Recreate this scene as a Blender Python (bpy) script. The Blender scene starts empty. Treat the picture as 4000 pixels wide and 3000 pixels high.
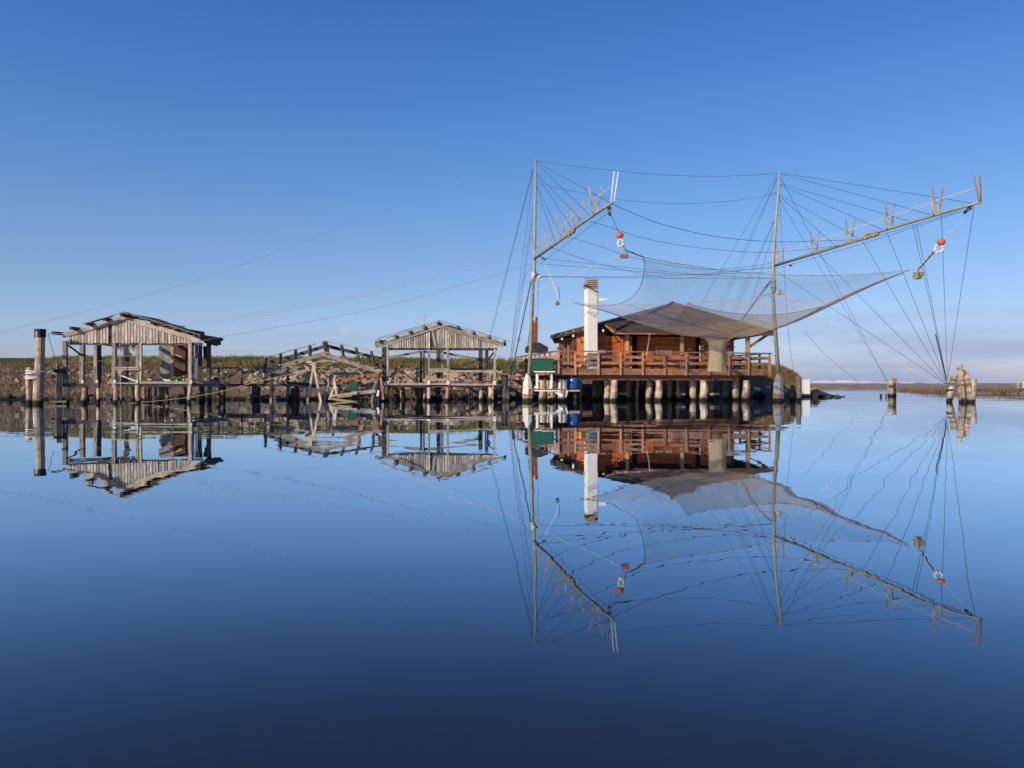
import bpy, bmesh, math, random
from mathutils import Vector, Matrix, noise as mnoise
random.seed(7)
V = Vector
SC = bpy.context.scene
COL = SC.collection
EYE = 0.84
F = 3000.0

def W(px, py, d):
    """survey point of the photograph (4000 wide) at distance d metres"""
    return V(((px - 2000) / F * d, d, EYE + (1500 - py) / F * d))

def G(px, d, z=0.0):
    return V(((px - 2000) / F * d, d, z))

R = random.Random(11)
def rnd(a, b): return R.uniform(a, b)

# ------------------------------------------------------------------ materials
def new_mat(name):
    m = bpy.data.materials.new(name); m.use_nodes = True
    nt = m.node_tree
    for n in list(nt.nodes): nt.nodes.remove(n)
    out = nt.nodes.new('ShaderNodeOutputMaterial')
    return m, nt, out

def N(nt, t, **kw):
    n = nt.nodes.new(t)
    for k, v in kw.items():
        if k in n.inputs.keys(): n.inputs[k].default_value = v
        else: setattr(n, k, v)
    return n

def mixc(nt, fac, a, b, mode='MIX'):
    n = nt.nodes.new('ShaderNodeMix'); n.data_type = 'RGBA'; n.blend_type = mode
    for sock, v in ((0, fac), (6, a), (7, b)):
        if hasattr(v, 'is_linked') or hasattr(v, 'links'): nt.links.new(v, n.inputs[sock])
        elif sock == 0: n.inputs[0].default_value = v
        else: n.inputs[sock].default_value = (*v, 1)
    return n.outputs[2]

def mth(nt, op, a, b=None, c=None, clamp=False):
    n = nt.nodes.new('ShaderNodeMath'); n.operation = op; n.use_clamp = clamp
    for i, v in enumerate((a, b, c)):
        if v is None: continue
        if hasattr(v, 'links'): nt.links.new(v, n.inputs[i])
        else: n.inputs[i].default_value = v
    return n.outputs[0]

def ramp(nt, x, stops):
    n = nt.nodes.new('ShaderNodeValToRGB')
    el = n.color_ramp.elements
    while len(el) < len(stops): el.new(0.5)
    for e, (p, c) in zip(el, stops):
        e.position = p; e.color = (*c, 1) if len(c) == 3 else c
    nt.links.new(x, n.inputs[0])
    return n.outputs[0]

def wet_mix(nt, col, top=0.16, dark=(.018, .016, .01), green=True):
    """dark tide line: weed and wet timber just above the water"""
    geo = N(nt, 'ShaderNodeNewGeometry')
    sep = N(nt, 'ShaderNodeSeparateXYZ'); nt.links.new(geo.outputs['Position'], sep.inputs[0])
    no = N(nt, 'ShaderNodeTexNoise', Scale=5.0, Detail=3.0)
    nt.links.new(geo.outputs['Position'], no.inputs['Vector'])
    h = mth(nt, 'MULTIPLY_ADD', no.outputs[0], -0.22, sep.outputs[2])
    h = mth(nt, 'ADD', h, 0.11)
    f1 = N(nt, 'ShaderNodeMapRange'); nt.links.new(h, f1.inputs[0])
    f1.inputs[1].default_value = top - .05; f1.inputs[2].default_value = top + .05
    f1.inputs[3].default_value = 1; f1.inputs[4].default_value = 0
    f2 = N(nt, 'ShaderNodeMapRange'); nt.links.new(h, f2.inputs[0])
    f2.inputs[1].default_value = top; f2.inputs[2].default_value = top + .3
    f2.inputs[3].default_value = .45; f2.inputs[4].default_value = 0
    c = mixc(nt, f2.outputs[0], col, (.16, .13, .055))
    return mixc(nt, f1.outputs[0], c, dark)

def wood(name, lo, mid, hi, rough=.85, wet=False, grain=(26, 1.6), crack=.5, spec=.25, stain=None):
    m, nt, out = new_mat(name)
    uv = N(nt, 'ShaderNodeUVMap')
    mp = N(nt, 'ShaderNodeMapping'); nt.links.new(uv.outputs[0], mp.inputs[0])
    mp.inputs['Scale'].default_value = (grain[0], grain[1], 1)
    n1 = N(nt, 'ShaderNodeTexNoise', Scale=1.0, Detail=6.0, Roughness=.65); nt.links.new(mp.outputs[0], n1.inputs['Vector'])
    n2 = N(nt, 'ShaderNodeTexNoise', Scale=3.2, Detail=3.0); nt.links.new(uv.outputs[0], n2.inputs['Vector'])
    x = mth(nt, 'MULTIPLY_ADD', n2.outputs[0], .6, mth(nt, 'MULTIPLY', n1.outputs[0], .7))
    c = ramp(nt, x, [(.4, lo), (.63, mid), (.88, hi)])
    # cracks along the grain
    mp2 = N(nt, 'ShaderNodeMapping'); nt.links.new(uv.outputs[0], mp2.inputs[0])
    mp2.inputs['Scale'].default_value = (grain[0] * .9, grain[1] * .35, 1)
    n3 = N(nt, 'ShaderNodeTexNoise', Scale=1.0, Detail=2.0); nt.links.new(mp2.outputs[0], n3.inputs['Vector'])
    ck = ramp(nt, n3.outputs[0], [(.30, (1, 1, 1)), (.37, (0, 0, 0))])
    c = mixc(nt, mth(nt, 'MULTIPLY', ck, crack), c, tuple(v * .18 for v in lo))
    at = N(nt, 'ShaderNodeAttribute', attribute_name='tint')
    t = mth(nt, 'MULTIPLY_ADD', at.outputs['Fac'], .75, .62)
    cc = N(nt, 'ShaderNodeCombineColor'); [nt.links.new(t, cc.inputs[i]) for i in range(3)]
    c = mixc(nt, 1.0, c, cc.outputs[0], 'MULTIPLY')
    if stain:
        sn = N(nt, 'ShaderNodeTexNoise', Scale=1.7, Detail=4.0); nt.links.new(uv.outputs[0], sn.inputs['Vector'])
        c = mixc(nt, ramp(nt, sn.outputs[0], [(.52, (0, 0, 0)), (.68, (1, 1, 1))]), c, stain)
    if wet: c = wet_mix(nt, c)
    b = N(nt, 'ShaderNodeBsdfPrincipled', Roughness=rough)
    b.inputs['Specular IOR Level'].default_value = spec
    nt.links.new(c, b.inputs['Base Color'])
    bp = N(nt, 'ShaderNodeBump', Strength=.5, Distance=.02); nt.links.new(n1.outputs[0], bp.inputs['Height'])
    nt.links.new(bp.outputs[0], b.inputs['Normal'])
    nt.links.new(b.outputs[0], out.inputs[0])
    return m

def plain(name, col, rough=.6, metal=0, var=.25, scale=6, second=None, sec=(.55, .7), wet=False, bump=.2, spec=.4, tint=True):
    """painted, rusted or stony surface with mottling and an optional second colour in patches"""
    m, nt, out = new_mat(name)
    tc = N(nt, 'ShaderNodeTexCoord')
    n1 = N(nt, 'ShaderNodeTexNoise', Scale=scale, Detail=5.0, Roughness=.6); nt.links.new(tc.outputs['Object'], n1.inputs['Vector'])
    c = ramp(nt, n1.outputs[0], [(.3, tuple(v * (1 - var) for v in col)), (.7, tuple(min(1, v * (1 + var)) for v in col))])
    if second:
        n2 = N(nt, 'ShaderNodeTexNoise', Scale=scale * .7, Detail=5.0, Roughness=.7); nt.links.new(tc.outputs['Object'], n2.inputs['Vector'])
        c = mixc(nt, ramp(nt, n2.outputs[0], [(sec[0], (0, 0, 0)), (sec[1], (1, 1, 1))]), c, second)
    oi = N(nt, 'ShaderNodeObjectInfo')
    if tint:
        t = mth(nt, 'MULTIPLY_ADD', oi.outputs['Random'], .4, .8)
        cc = N(nt, 'ShaderNodeCombineColor'); [nt.links.new(t, cc.inputs[i]) for i in range(3)]
        c = mixc(nt, 1.0, c, cc.outputs[0], 'MULTIPLY')
    if wet: c = wet_mix(nt, c)
    b = N(nt, 'ShaderNodeBsdfPrincipled', Roughness=rough, Metallic=metal)
    b.inputs['Specular IOR Level'].default_value = spec
    nt.links.new(c, b.inputs['Base Color'])
    if bump:
        bp = N(nt, 'ShaderNodeBump', Strength=bump, Distance=.03); nt.links.new(n1.outputs[0], bp.inputs['Height'])
        nt.links.new(bp.outputs[0], b.inputs['Normal'])
    nt.links.new(b.outputs[0], out.inputs[0])
    return m

M = {}
M['grey'] = wood('weathered_grey_wood', (.095, .075, .058), (.25, .208, .165), (.43, .37, .305), crack=.75)
M['board'] = wood('weathered_board', (.16, .13, .105), (.36, .30, .24), (.54, .47, .39), crack=.6)
M['dark'] = wood('tarred_wood_and_gap_shade', (.022, .02, .02), (.055, .05, .046), (.12, .105, .09), crack=.3)  # also on the sheets added behind the gables to darken board gaps
M['pale'] = wood('bleached_wood', (.20, .155, .115), (.39, .31, .235), (.58, .485, .38), crack=.65)
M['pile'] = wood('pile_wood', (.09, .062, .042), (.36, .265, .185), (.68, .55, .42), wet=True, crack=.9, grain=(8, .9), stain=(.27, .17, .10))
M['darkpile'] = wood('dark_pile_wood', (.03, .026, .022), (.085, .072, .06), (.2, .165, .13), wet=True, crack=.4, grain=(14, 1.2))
M['orange'] = wood('orange_stained_wood', (.21, .05, .013), (.43, .10, .021), (.56, .16, .04), rough=.6, crack=.35, grain=(18, .9))
M['maroon'] = wood('dark_red_brown_wood', (.085, .03, .018), (.15, .05, .028), (.22, .08, .045), rough=.6, crack=.3)
M['rail'] = wood('brown_rail_wood', (.14, .066, .038), (.30, .145, .085), (.44, .25, .16), crack=.7)
M['redbrown'] = wood('red_brown_beam_wood', (.10, .04, .022), (.19, .078, .045), (.28, .13, .08), crack=.4)
M['honey'] = wood('honey_post_wood', (.26, .15, .07), (.42, .27, .14), (.56, .40, .25), crack=.5)
M['ochre'] = wood('ochre_wet_plank', (.20, .14, .07), (.33, .25, .13), (.45, .35, .2), crack=.3)
M['rusty'] = plain('rusty_beam', (.26, .12, .07), rough=.9, second=(.13, .06, .035), sec=(.45, .6), scale=9)
M['rustbright'] = plain('bright_rust', (.36, .15, .07), rough=.9, scale=14)
M['mast'] = wood('mast_pole', (.15, .135, .075), (.26, .235, .14), (.36, .32, .2), crack=.25, grain=(10, .6), rough=.6)
M['boom'] = wood('boom_pole', (.14, .125, .075), (.25, .22, .14), (.38, .33, .22), crack=.3, grain=(10, .6), rough=.6)
M['roof'] = plain('dark_roof_sheet', (.10, .062, .034), rough=.85, scale=3, var=.4, second=(.16, .105, .06))
M['white'] = plain('white_render', (.76, .68, .60), rough=.8, var=.12, scale=2, second=(.50, .40, .32), sec=(.58, .78), tint=False, bump=.1)
M['whitepaint'] = plain('white_paint', (.72, .69, .64), rough=.5, var=.12, second=(.4, .3, .22), sec=(.62, .72), tint=False)
M['concrete'] = plain('whitewashed_concrete', (.58, .55, .46), rough=.9, var=.2, scale=5, second=(.36, .35, .28), wet=True, tint=False)
M['greyconc'] = plain('grey_concrete', (.36, .355, .31), rough=.9, var=.25, scale=5, second=(.24, .235, .2), wet=True, tint=False)
M['darkconc'] = plain('dark_concrete', (.055, .055, .055), rough=.9, second=(.3, .28, .24), sec=(.58, .66), scale=4, wet=True)
M['green'] = plain('green_metal_paint', (.015, .085, .046), rough=.5, var=.2, second=(.40, .44, .36), sec=(.66, .7), scale=7, tint=False)
M['greenboard'] = plain('green_board', (.03, .12, .07), rough=.7, second=(.06, .16, .1))
M['hitch'] = plain('faded_green_rope', (.16, .2, .15), rough=.9)
M['black'] = plain('black_iron', (.02, .02, .021), rough=.7, var=.4)
M['steel'] = plain('grey_steel', (.28, .27, .26), rough=.45, metal=.6)
M['cable'] = plain('dark_cable', (.04, .055, .09), rough=.6, var=.2, bump=0, spec=.2)
M['rope'] = plain('pale_rope', (.58, .52, .44), rough=.95, var=.2, scale=30, bump=.3)
M['yrope'] = plain('straw_rope', (.33, .26, .17), rough=.95, var=.25, scale=30)
M['prope'] = plain('pinkish_cord', (.50, .36, .36), rough=.9, var=.2, bump=0)
M['brick'] = plain('red_flue_steel', (.25, .062, .03), rough=.75, second=(.14, .045, .028), scale=5)
M['copper'] = plain('copper_cowl', (.42, .2, .16), rough=.35, metal=.7)
M['blue'] = plain('blue_plastic', (.014, .085, .25), rough=.35, var=.15, tint=False)
M['lblue'] = plain('light_blue_plastic', (.3, .46, .55), rough=.4, tint=False)
M['yellow'] = plain('yellow_plastic', (.72, .36, .03), rough=.4, var=.08, tint=False)
M['lime'] = plain('lime_tarp', (.36, .37, .05), rough=.6, tint=False)
M['buoy'] = plain('orange_buoy_plastic', (.62, .1, .03), rough=.45, var=.15, scale=9, second=(.7, .2, .1), tint=False)
M['cement'] = plain('cement_weight', (.42, .33, .23), rough=.95, scale=18)
M['stonew'] = plain('dark_cement_weight', (.25, .185, .12), rough=.95, scale=18)
M['rustw'] = plain('rusty_iron_weight', (.22, .085, .045), rough=.9, scale=14)
M['bluegrey'] = wood('blue_grey_paint_wood', (.06, .075, .12), (.12, .15, .22), (.2, .24, .32), crack=.4)
M['brown_panel'] = wood('brown_panel_wood', (.075, .034, .019), (.13, .062, .034), (.19, .098, .058), crack=.2)
M['greypanel'] = wood('grey_panel', (.09, .085, .075), (.15, .14, .125), (.22, .2, .18), crack=.3)
M['thatch'] = plain('dry_thatch', (.2, .17, .12), rough=1, scale=20)
M['glass'] = plain('lamp_glass', (.7, .7, .68), rough=.2, tint=False)
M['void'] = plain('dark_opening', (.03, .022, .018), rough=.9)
M['rock_pale'] = plain('pale_sandstone', (.40, .30, .20), rough=.95, var=.25, scale=4, second=(.3, .2, .12), sec=(.5, .65), bump=.5)
M['rock_grey'] = plain('grey_stone', (.31, .24, .175), rough=.95, var=.3, scale=4, second=(.2, .16, .12), bump=.5)
M['rock_wet'] = plain('wet_dark_stone', (.028, .025, .019), rough=.7, var=.5, scale=6, second=(.07, .06, .04), bump=.5)
M['tin'] = plain('greenhouse_roof', (.75, .76, .78), rough=.5, var=.05, tint=False)
M['tinwall'] = plain('pale_shed_wall', (.72, .72, .74), rough=.7, var=.1)

# foliage blades and soil
def blade_mat(name, a, b, c):
    m, nt, out = new_mat(name)
    at = N(nt, 'ShaderNodeAttribute', attribute_name='tint')
    geo = N(nt, 'ShaderNodeNewGeometry')
    no = N(nt, 'ShaderNodeTexNoise', Scale=.55, Detail=3.0); nt.links.new(geo.outputs['Position'], no.inputs['Vector'])
    x = mth(nt, 'MULTIPLY_ADD', at.outputs['Fac'], .45, mth(nt, 'MULTIPLY_ADD', no.outputs[0], 1.4, -.42))
    col = ramp(nt, x, [(.15, a), (.5, b), (.88, c)])
    d = N(nt, 'ShaderNodeBsdfDiffuse'); nt.links.new(col, d.inputs[0])
    t = N(nt, 'ShaderNodeBsdfTranslucent'); nt.links.new(col, t.inputs[0])
    mx = N(nt, 'ShaderNodeMixShader', Fac=.25); nt.links.new(d.outputs[0], mx.inputs[1]); nt.links.new(t.outputs[0], mx.inputs[2])
    nt.links.new(mx.outputs[0], out.inputs[0])
    return m
M['grass'] = blade_mat('bank_grass', (.07, .08, .022), (.14, .14, .045), (.29, .22, .10))
M['reed'] = blade_mat('dry_reed', (.14, .09, .04), (.26, .175, .08), (.42, .31, .16))
M['scrub'] = blade_mat('brown_scrub', (.13, .085, .055), (.27, .185, .135), (.40, .30, .225))
M['marsh'] = blade_mat('marsh_plants', (.07, .055, .022), (.20, .12, .06), (.33, .21, .11))

def soil_mat():
    m, nt, out = new_mat('bank_soil')
    geo = N(nt, 'ShaderNodeNewGeometry')
    sep = N(nt, 'ShaderNodeSeparateXYZ'); nt.links.new(geo.outputs['Position'], sep.inputs[0])
    n1 = N(nt, 'ShaderNodeTexNoise', Scale=.9, Detail=6.0, Roughness=.7); nt.links.new(geo.outputs['Position'], n1.inputs['Vector'])
    n2 = N(nt, 'ShaderNodeTexNoise', Scale=7.0, Detail=5.0, Roughness=.7); nt.links.new(geo.outputs['Position'], n2.inputs['Vector'])
    brown = ramp(nt, n2.outputs[0], [(.3, (.07, .045, .028)), (.55, (.20, .135, .09)), (.75, (.34, .235, .165))])
    green = ramp(nt, n2.outputs[0], [(.3, (.03, .05, .012)), (.7, (.10, .11, .03))])
    hz = mth(nt, 'MULTIPLY_ADD', n1.outputs[0], .9, sep.outputs[2])
    f = N(nt, 'ShaderNodeMapRange'); nt.links.new(hz, f.inputs[0]); f.inputs[1].default_value = 1.7; f.inputs[2].default_value = 2.2
    c = mixc(nt, f.outputs[0], brown, green)
    c = wet_mix(nt, c, top=.14)
    b = N(nt, 'ShaderNodeBsdfPrincipled', Roughness=.95); nt.links.new(c, b.inputs['Base Color'])
    b.inputs['Specular IOR Level'].default_value = .1
    bp = N(nt, 'ShaderNodeBump', Strength=.8, Distance=.1); nt.links.new(n2.outputs[0], bp.inputs['Height']); nt.links.new(bp.outputs[0], b.inputs['Normal'])
    nt.links.new(b.outputs[0], out.inputs[0])
    return m
M['soil'] = soil_mat()
M['dyke'] = plain('dyke_soil', (.22, .16, .115), rough=.95, var=.3, scale=.5, second=(.16, .13, .08), tint=False)
M['fardyke'] = plain('far_dyke_soil', (.20, .17, .16), rough=.95, var=.2, scale=.2, tint=False)

def net_mat(name, col, alpha, tr=.45):
    m, nt, out = new_mat(name)
    uv = N(nt, 'ShaderNodeUVMap')
    n1 = N(nt, 'ShaderNodeTexNoise', Scale=1.2, Detail=4.0); nt.links.new(uv.outputs[0], n1.inputs['Vector'])
    d = N(nt, 'ShaderNodeBsdfDiffuse'); d.inputs[0].default_value = (*col, 1)
    t = N(nt, 'ShaderNodeBsdfTranslucent'); t.inputs[0].default_value = (*col, 1)
    a = N(nt, 'ShaderNodeMixShader', Fac=tr); nt.links.new(d.outputs[0], a.inputs[1]); nt.links.new(t.outputs[0], a.inputs[2])
    tp = N(nt, 'ShaderNodeBsdfTransparent')
    f = mth(nt, 'MULTIPLY_ADD', n1.outputs[0], alpha * .5, alpha * .75)
    x = N(nt, 'ShaderNodeMixShader'); nt.links.new(f, x.inputs[0]); nt.links.new(tp.outputs[0], x.inputs[1]); nt.links.new(a.outputs[0], x.inputs[2])
    nt.links.new(x.outputs[0], out.inputs[0])
    return m
M['net_thin'] = net_mat('fine_net', (.80, .66, .64), .25)
M['net_mid'] = net_mat('dense_net', (.76, .54, .32), .52)
M['net_fold'] = net_mat('gathered_net', (.30, .22, .19), .55)
M['net_dense'] = net_mat('cod_end_net', (.54, .42, .28), .90)

def water_mat():
    m, nt, out = new_mat('lagoon_water')
    geo = N(nt, 'ShaderNodeNewGeometry')
    tot = None
    # (scale x, scale y, slope x, slope y, detail, seed)
    layers = [(.16, .30, .0022, .0042, 1.0, 0), (.5, 1.05, .0052, .0068, 1.0, 17), (1.7, 3.2, .0020, .0016, 1.0, 31), (9, 15, .0016, .0020, 1.0, 53)]
    for sx, sy, ax, ay, det, sd in layers:
        mp = N(nt, 'ShaderNodeMapping'); nt.links.new(geo.outputs['Position'], mp.inputs[0])
        mp.inputs['Scale'].default_value = (sx, sy, 1); mp.inputs['Location'].default_value = (sd, sd * 1.7, sd * .3)
        no = N(nt, 'ShaderNodeTexNoise', Scale=1.0, Detail=det, Roughness=.5); nt.links.new(mp.outputs[0], no.inputs['Vector'])
        s = N(nt, 'ShaderNodeVectorMath', operation='SUBTRACT'); nt.links.new(no.outputs['Color'], s.inputs[0]); s.inputs[1].default_value = (.5, .5, .5)
        k = N(nt, 'ShaderNodeVectorMath', operation='MULTIPLY'); nt.links.new(s.outputs[0], k.inputs[0]); k.inputs[1].default_value = (ax * 2, ay * 2, 0)
        if tot is None: tot = k.outputs[0]
        else:
            ad = N(nt, 'ShaderNodeVectorMath', operation='ADD'); nt.links.new(tot, ad.inputs[0]); nt.links.new(k.outputs[0], ad.inputs[1]); tot = ad.outputs[0]
    # cat's paws: long bands of breeze, more of them in the open water past the masts
    mp = N(nt, 'ShaderNodeMapping'); nt.links.new(geo.outputs['Position'], mp.inputs[0]); mp.inputs['Scale'].default_value = (.07, .5, 1)
    no = N(nt, 'ShaderNodeTexNoise', Scale=1.0, Detail=2.0); nt.links.new(mp.outputs[0], no.inputs['Vector'])
    sep = N(nt, 'ShaderNodeSeparateXYZ'); nt.links.new(geo.outputs['Position'], sep.inputs[0])
    open_ = N(nt, 'ShaderNodeMapRange'); nt.links.new(mth(nt, 'MULTIPLY_ADD', sep.outputs[1], .45, sep.outputs[0]), open_.inputs[0])
    open_.inputs[1].default_value = 24; open_.inputs[2].default_value = 36
    open_.inputs[3].default_value = 0; open_.inputs[4].default_value = .26
    msk = ramp(nt, mth(nt, 'ADD', no.outputs[0], open_.outputs[0]), [(.6, (0, 0, 0)), (.75, (1, 1, 1))])
    mp = N(nt, 'ShaderNodeMapping'); nt.links.new(geo.outputs['Position'], mp.inputs[0]); mp.inputs['Scale'].default_value = (.35, .85, 1)
    no = N(nt, 'ShaderNodeTexNoise', Scale=1.0, Detail=2.0); nt.links.new(mp.outputs[0], no.inputs['Vector'])
    s = N(nt, 'ShaderNodeVectorMath', operation='SUBTRACT'); nt.links.new(no.outputs['Color'], s.inputs[0]); s.inputs[1].default_value = (.5, .5, .5)
    k = N(nt, 'ShaderNodeVectorMath', operation='MULTIPLY'); nt.links.new(s.outputs[0], k.inputs[0]); k.inputs[1].default_value = (.018, .052, 0)
    k2 = N(nt, 'ShaderNodeVectorMath', operation='MULTIPLY'); nt.links.new(k.outputs[0], k2.inputs[0]); nt.links.new(msk, k2.inputs[1])
    ad = N(nt, 'ShaderNodeVectorMath', operation='ADD'); nt.links.new(tot, ad.inputs[0]); nt.links.new(k2.outputs[0], ad.inputs[1])
    up = N(nt, 'ShaderNodeVectorMath', operation='ADD'); nt.links.new(ad.outputs[0], up.inputs[0]); up.inputs[1].default_value = (0, 0, 1)
    nn = N(nt, 'ShaderNodeVectorMath', operation='NORMALIZE'); nt.links.new(up.outputs[0], nn.inputs[0])
    fr = N(nt, 'ShaderNodeFresnel', IOR=1.333); nt.links.new(nn.outputs[0], fr.inputs['Normal'])
    fac = ramp(nt, fr.outputs[0], [(.02, (.02,) * 3), (.09, (.085,) * 3), (.13, (.19,) * 3), (.205, (.38,) * 3), (.285, (.58,) * 3), (.40, (.76,) * 3), (.53, (.86,) * 3), (.70, (.96,) * 3), (1, (1,) * 3)])
    gl = N(nt, 'ShaderNodeBsdfGlossy', Roughness=0.0); gl.inputs['Color'].default_value = (.80, .91, 1, 1)
    df = N(nt, 'ShaderNodeBsdfDiffuse'); df.inputs['Color'].default_value = (.018, .024, .036, 1)
    mx = N(nt, 'ShaderNodeMixShader'); nt.links.new(fac, mx.inputs[0]); nt.links.new(df.outputs[0], mx.inputs[1]); nt.links.new(gl.outputs[0], mx.inputs[2])
    nt.links.new(nn.outputs[0], gl.inputs['Normal'])
    nt.links.new(mx.outputs[0], out.inputs[0])
    return m
M['water'] = water_mat()

# ------------------------------------------------------------------ mesh builder
class MB:
    def __init__(s): s.v = []; s.f = []; s.uv = []; s.t = []; s.mi = []
    def face(s, idx, uvs, tint, mi=0):
        s.f.append(idx); s.uv.append(uvs); s.t.append(tint); s.mi.append(mi)
    def beam(s, a, b, w, h, tint=None, segs=1, bow=0.0, w2=None, h2=None, roll=0.0, mi=0, ragged=0.0):
        """timber from a to b; w is its width seen from the front, h its depth"""
        a, b = V(a), V(b); ax = b - a; L = ax.length
        if L < 1e-6: return s
        ax.normalize()
        side = ax.cross(V((0, 1, 0)))
        if side.length < .25: side = V((1, 0, 0)) - ax * ax.x
        side.normalize(); dep = ax.cross(side).normalized()
        if roll:
            q = Matrix.Rotation(roll, 3, ax); side = q @ side; dep = q @ dep
        w2 = w if w2 is None else w2; h2 = h if h2 is None else h2
        tint = R.random() if tint is None else tint
        u0, v0 = R.uniform(0, 50), R.uniform(0, 50)
        base = len(s.v)
        off = (side * rnd(-bow, bow) + dep * rnd(-bow, bow)) if bow else V((0, 0, 0))
        for i in range(segs + 1):
            k = i / segs; c = a + ax * (L * k) + off * (4 * k * (1 - k))
            ww = w + (w2 - w) * k; hh = h + (h2 - h) * k
            for sx, sy in ((-1, -1), (1, -1), (1, 1), (-1, 1)):
                j = ax * rnd(-ragged, ragged) if ragged and i in (0, segs) else V((0, 0, 0))
                s.v.append(c + side * (sx * ww / 2) + dep * (sy * hh / 2) + j)
        per = [0, w, w + h, 2 * w + h, 2 * w + 2 * h]
        for i in range(segs):
            for j in range(4):
                p = base + i * 4 + j; q = base + i * 4 + (j + 1) % 4
                va, vb = v0 + L * i / segs, v0 + L * (i + 1) / segs
                s.face((p, q, q + 4, p + 4), ((u0 + per[j], va), (u0 + per[j + 1], va), (u0 + per[j + 1], vb), (u0 + per[j], vb)), tint, mi)
        e = base + segs * 4
        s.face((base + 3, base + 2, base + 1, base), ((u0, v0), (u0 + w, v0), (u0 + w, v0 + h * .1), (u0, v0 + h * .1)), tint * .8, mi)
        s.face((e, e + 1, e + 2, e + 3), ((u0, v0), (u0 + w, v0), (u0 + w, v0 + h * .1), (u0, v0 + h * .1)), tint * .8, mi)
        return s
    def box(s, c, sx, sy, sz, rot=0.0, tint=None, mi=0):
        c = V(c); x = V((math.cos(rot), math.sin(rot), 0)); y = V((-math.sin(rot), math.cos(rot), 0)); z = V((0, 0, 1))
        tint = R.random() if tint is None else tint
        b = len(s.v); u0, v0 = R.uniform(0, 50), R.uniform(0, 50)
        for k in (-1, 1):
            for i, j in ((-1, -1), (1, -1), (1, 1), (-1, 1)):
                s.v.append(c + x * (i * sx / 2) + y * (j * sy / 2) + z * (k * sz / 2))
        for q, (du, dv) in (((0, 1, 5, 4), (sx, sz)), ((1, 2, 6, 5), (sy, sz)), ((2, 3, 7, 6), (sx, sz)), ((3, 0, 4, 7), (sy, sz)), ((4, 5, 6, 7), (sx, sy)), ((3, 2, 1, 0), (sx, sy))):
            s.face(tuple(b + i for i in q), ((u0, v0), (u0 + du, v0), (u0 + du, v0 + dv), (u0, v0 + dv)), tint, mi)
        return s
    def tube(s, pts, rad, n=6, caps=True, tint=None, mi=0, wob=0.0):
        pts = [V(p) for p in pts]
        if not hasattr(rad, '__len__'): rad = [rad] * len(pts)
        tint = R.random() if tint is None else tint
        u0, v0 = R.uniform(0, 50), R.uniform(0, 50)
        base = len(s.v); L = 0; vs = []
        prev = None
        for i, p in enumerate(pts):
            t = (pts[min(i + 1, len(pts) - 1)] - pts[max(i - 1, 0)]).normalized()
            if prev is None:
                r = V((0, 0, 1)) if abs(t.z) < .9 else V((1, 0, 0))
                a = t.cross(r).normalized()
            else:
                a = (prev - t * prev.dot(t)).normalized()
            prev = a; b = t.cross(a)
            if i: L += (p - pts[i - 1]).length
            vs.append(L)
            for j in range(n):
                th = 2 * math.pi * j / n
                rr = rad[i] * (1 + (rnd(-wob, wob) if wob else 0))
                s.v.append(p + (a * math.cos(th) + b * math.sin(th)) * rr)
        for i in range(len(pts) - 1):
            c = 2 * math.pi * rad[i]
            for j in range(n):
                j2 = (j + 1) % n; p = base + i * n
                s.face((p + j, p + j2, p + n + j2, p + n + j),
                       ((u0 + c * j / n, v0 + vs[i]), (u0 + c * (j + 1) / n, v0 + vs[i]), (u0 + c * (j + 1) / n, v0 + vs[i + 1]), (u0 + c * j / n, v0 + vs[i + 1])), tint, mi)
        if caps:
            for o, rev in ((base, False), (base + (len(pts) - 1) * n, True)):
                idx = tuple(o + j for j in range(n))
                if not rev: idx = idx[::-1]
                s.face(idx, tuple((u0 + math.cos(6.283 * j / n) * rad[0], v0 + .05 * math.sin(6.283 * j / n)) for j in range(n)), tint * .9, mi)
        return s
    def log(s, a, b, r0, r1, n=9, segs=6, lump=.1, bend=.04, tint=None):
        """irregular round timber, axis roughly upright, with a rough worn top"""
        a, b = V(a), V(b); tint = R.random() if tint is None else tint
        u0, v0 = R.uniform(0, 50), R.uniform(0, 50); base = len(s.v)
        ph = [rnd(0, 6.28) for _ in range(4)]; sd = V((rnd(0, 99), rnd(0, 99), rnd(0, 99)))
        L = (b - a).length
        for i in range(segs + 1):
            k = i / segs; c = a.lerp(b, k) + V((math.sin(ph[0] + k * 4) * bend * 2 * k * (1 - k) * 2, math.sin(ph[1] + k * 3) * bend, 0))
            r = r0 + (r1 - r0) * k
            for j in range(n):
                th = 6.283 * j / n
                nz = mnoise.noise(V((math.cos(th) * 1.1, math.sin(th) * 1.1, k * L * 1.3)) + sd)
                rr = r * (1 + lump * 1.6 * nz)
                s.v.append(c + V((math.cos(th) * rr, math.sin(th) * rr, (rnd(-.02, .025) if i == segs else 0))))
        for i in range(segs):
            for j in range(n):
                j2 = (j + 1) % n; p = base + i * n; cc = 6.283 * r0
                s.face((p + j, p + j2, p + n + j2, p + n + j), ((u0 + cc * j / n, v0 + L * i / segs), (u0 + cc * (j + 1) / n, v0 + L * i / segs), (u0 + cc * (j + 1) / n, v0 + L * (i + 1) / segs), (u0 + cc * j / n, v0 + L * (i + 1) / segs)), tint)
        s.v.append(V(b) + V((0, 0, -.01))); c = len(s.v) - 1; o = base + segs * n
        for j in range(n):
            s.face((o + j, o + (j + 1) % n, c), ((u0, v0), (u0 + .1, v0), (u0 + .05, v0 + .01)), tint * .8)
        return s
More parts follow.
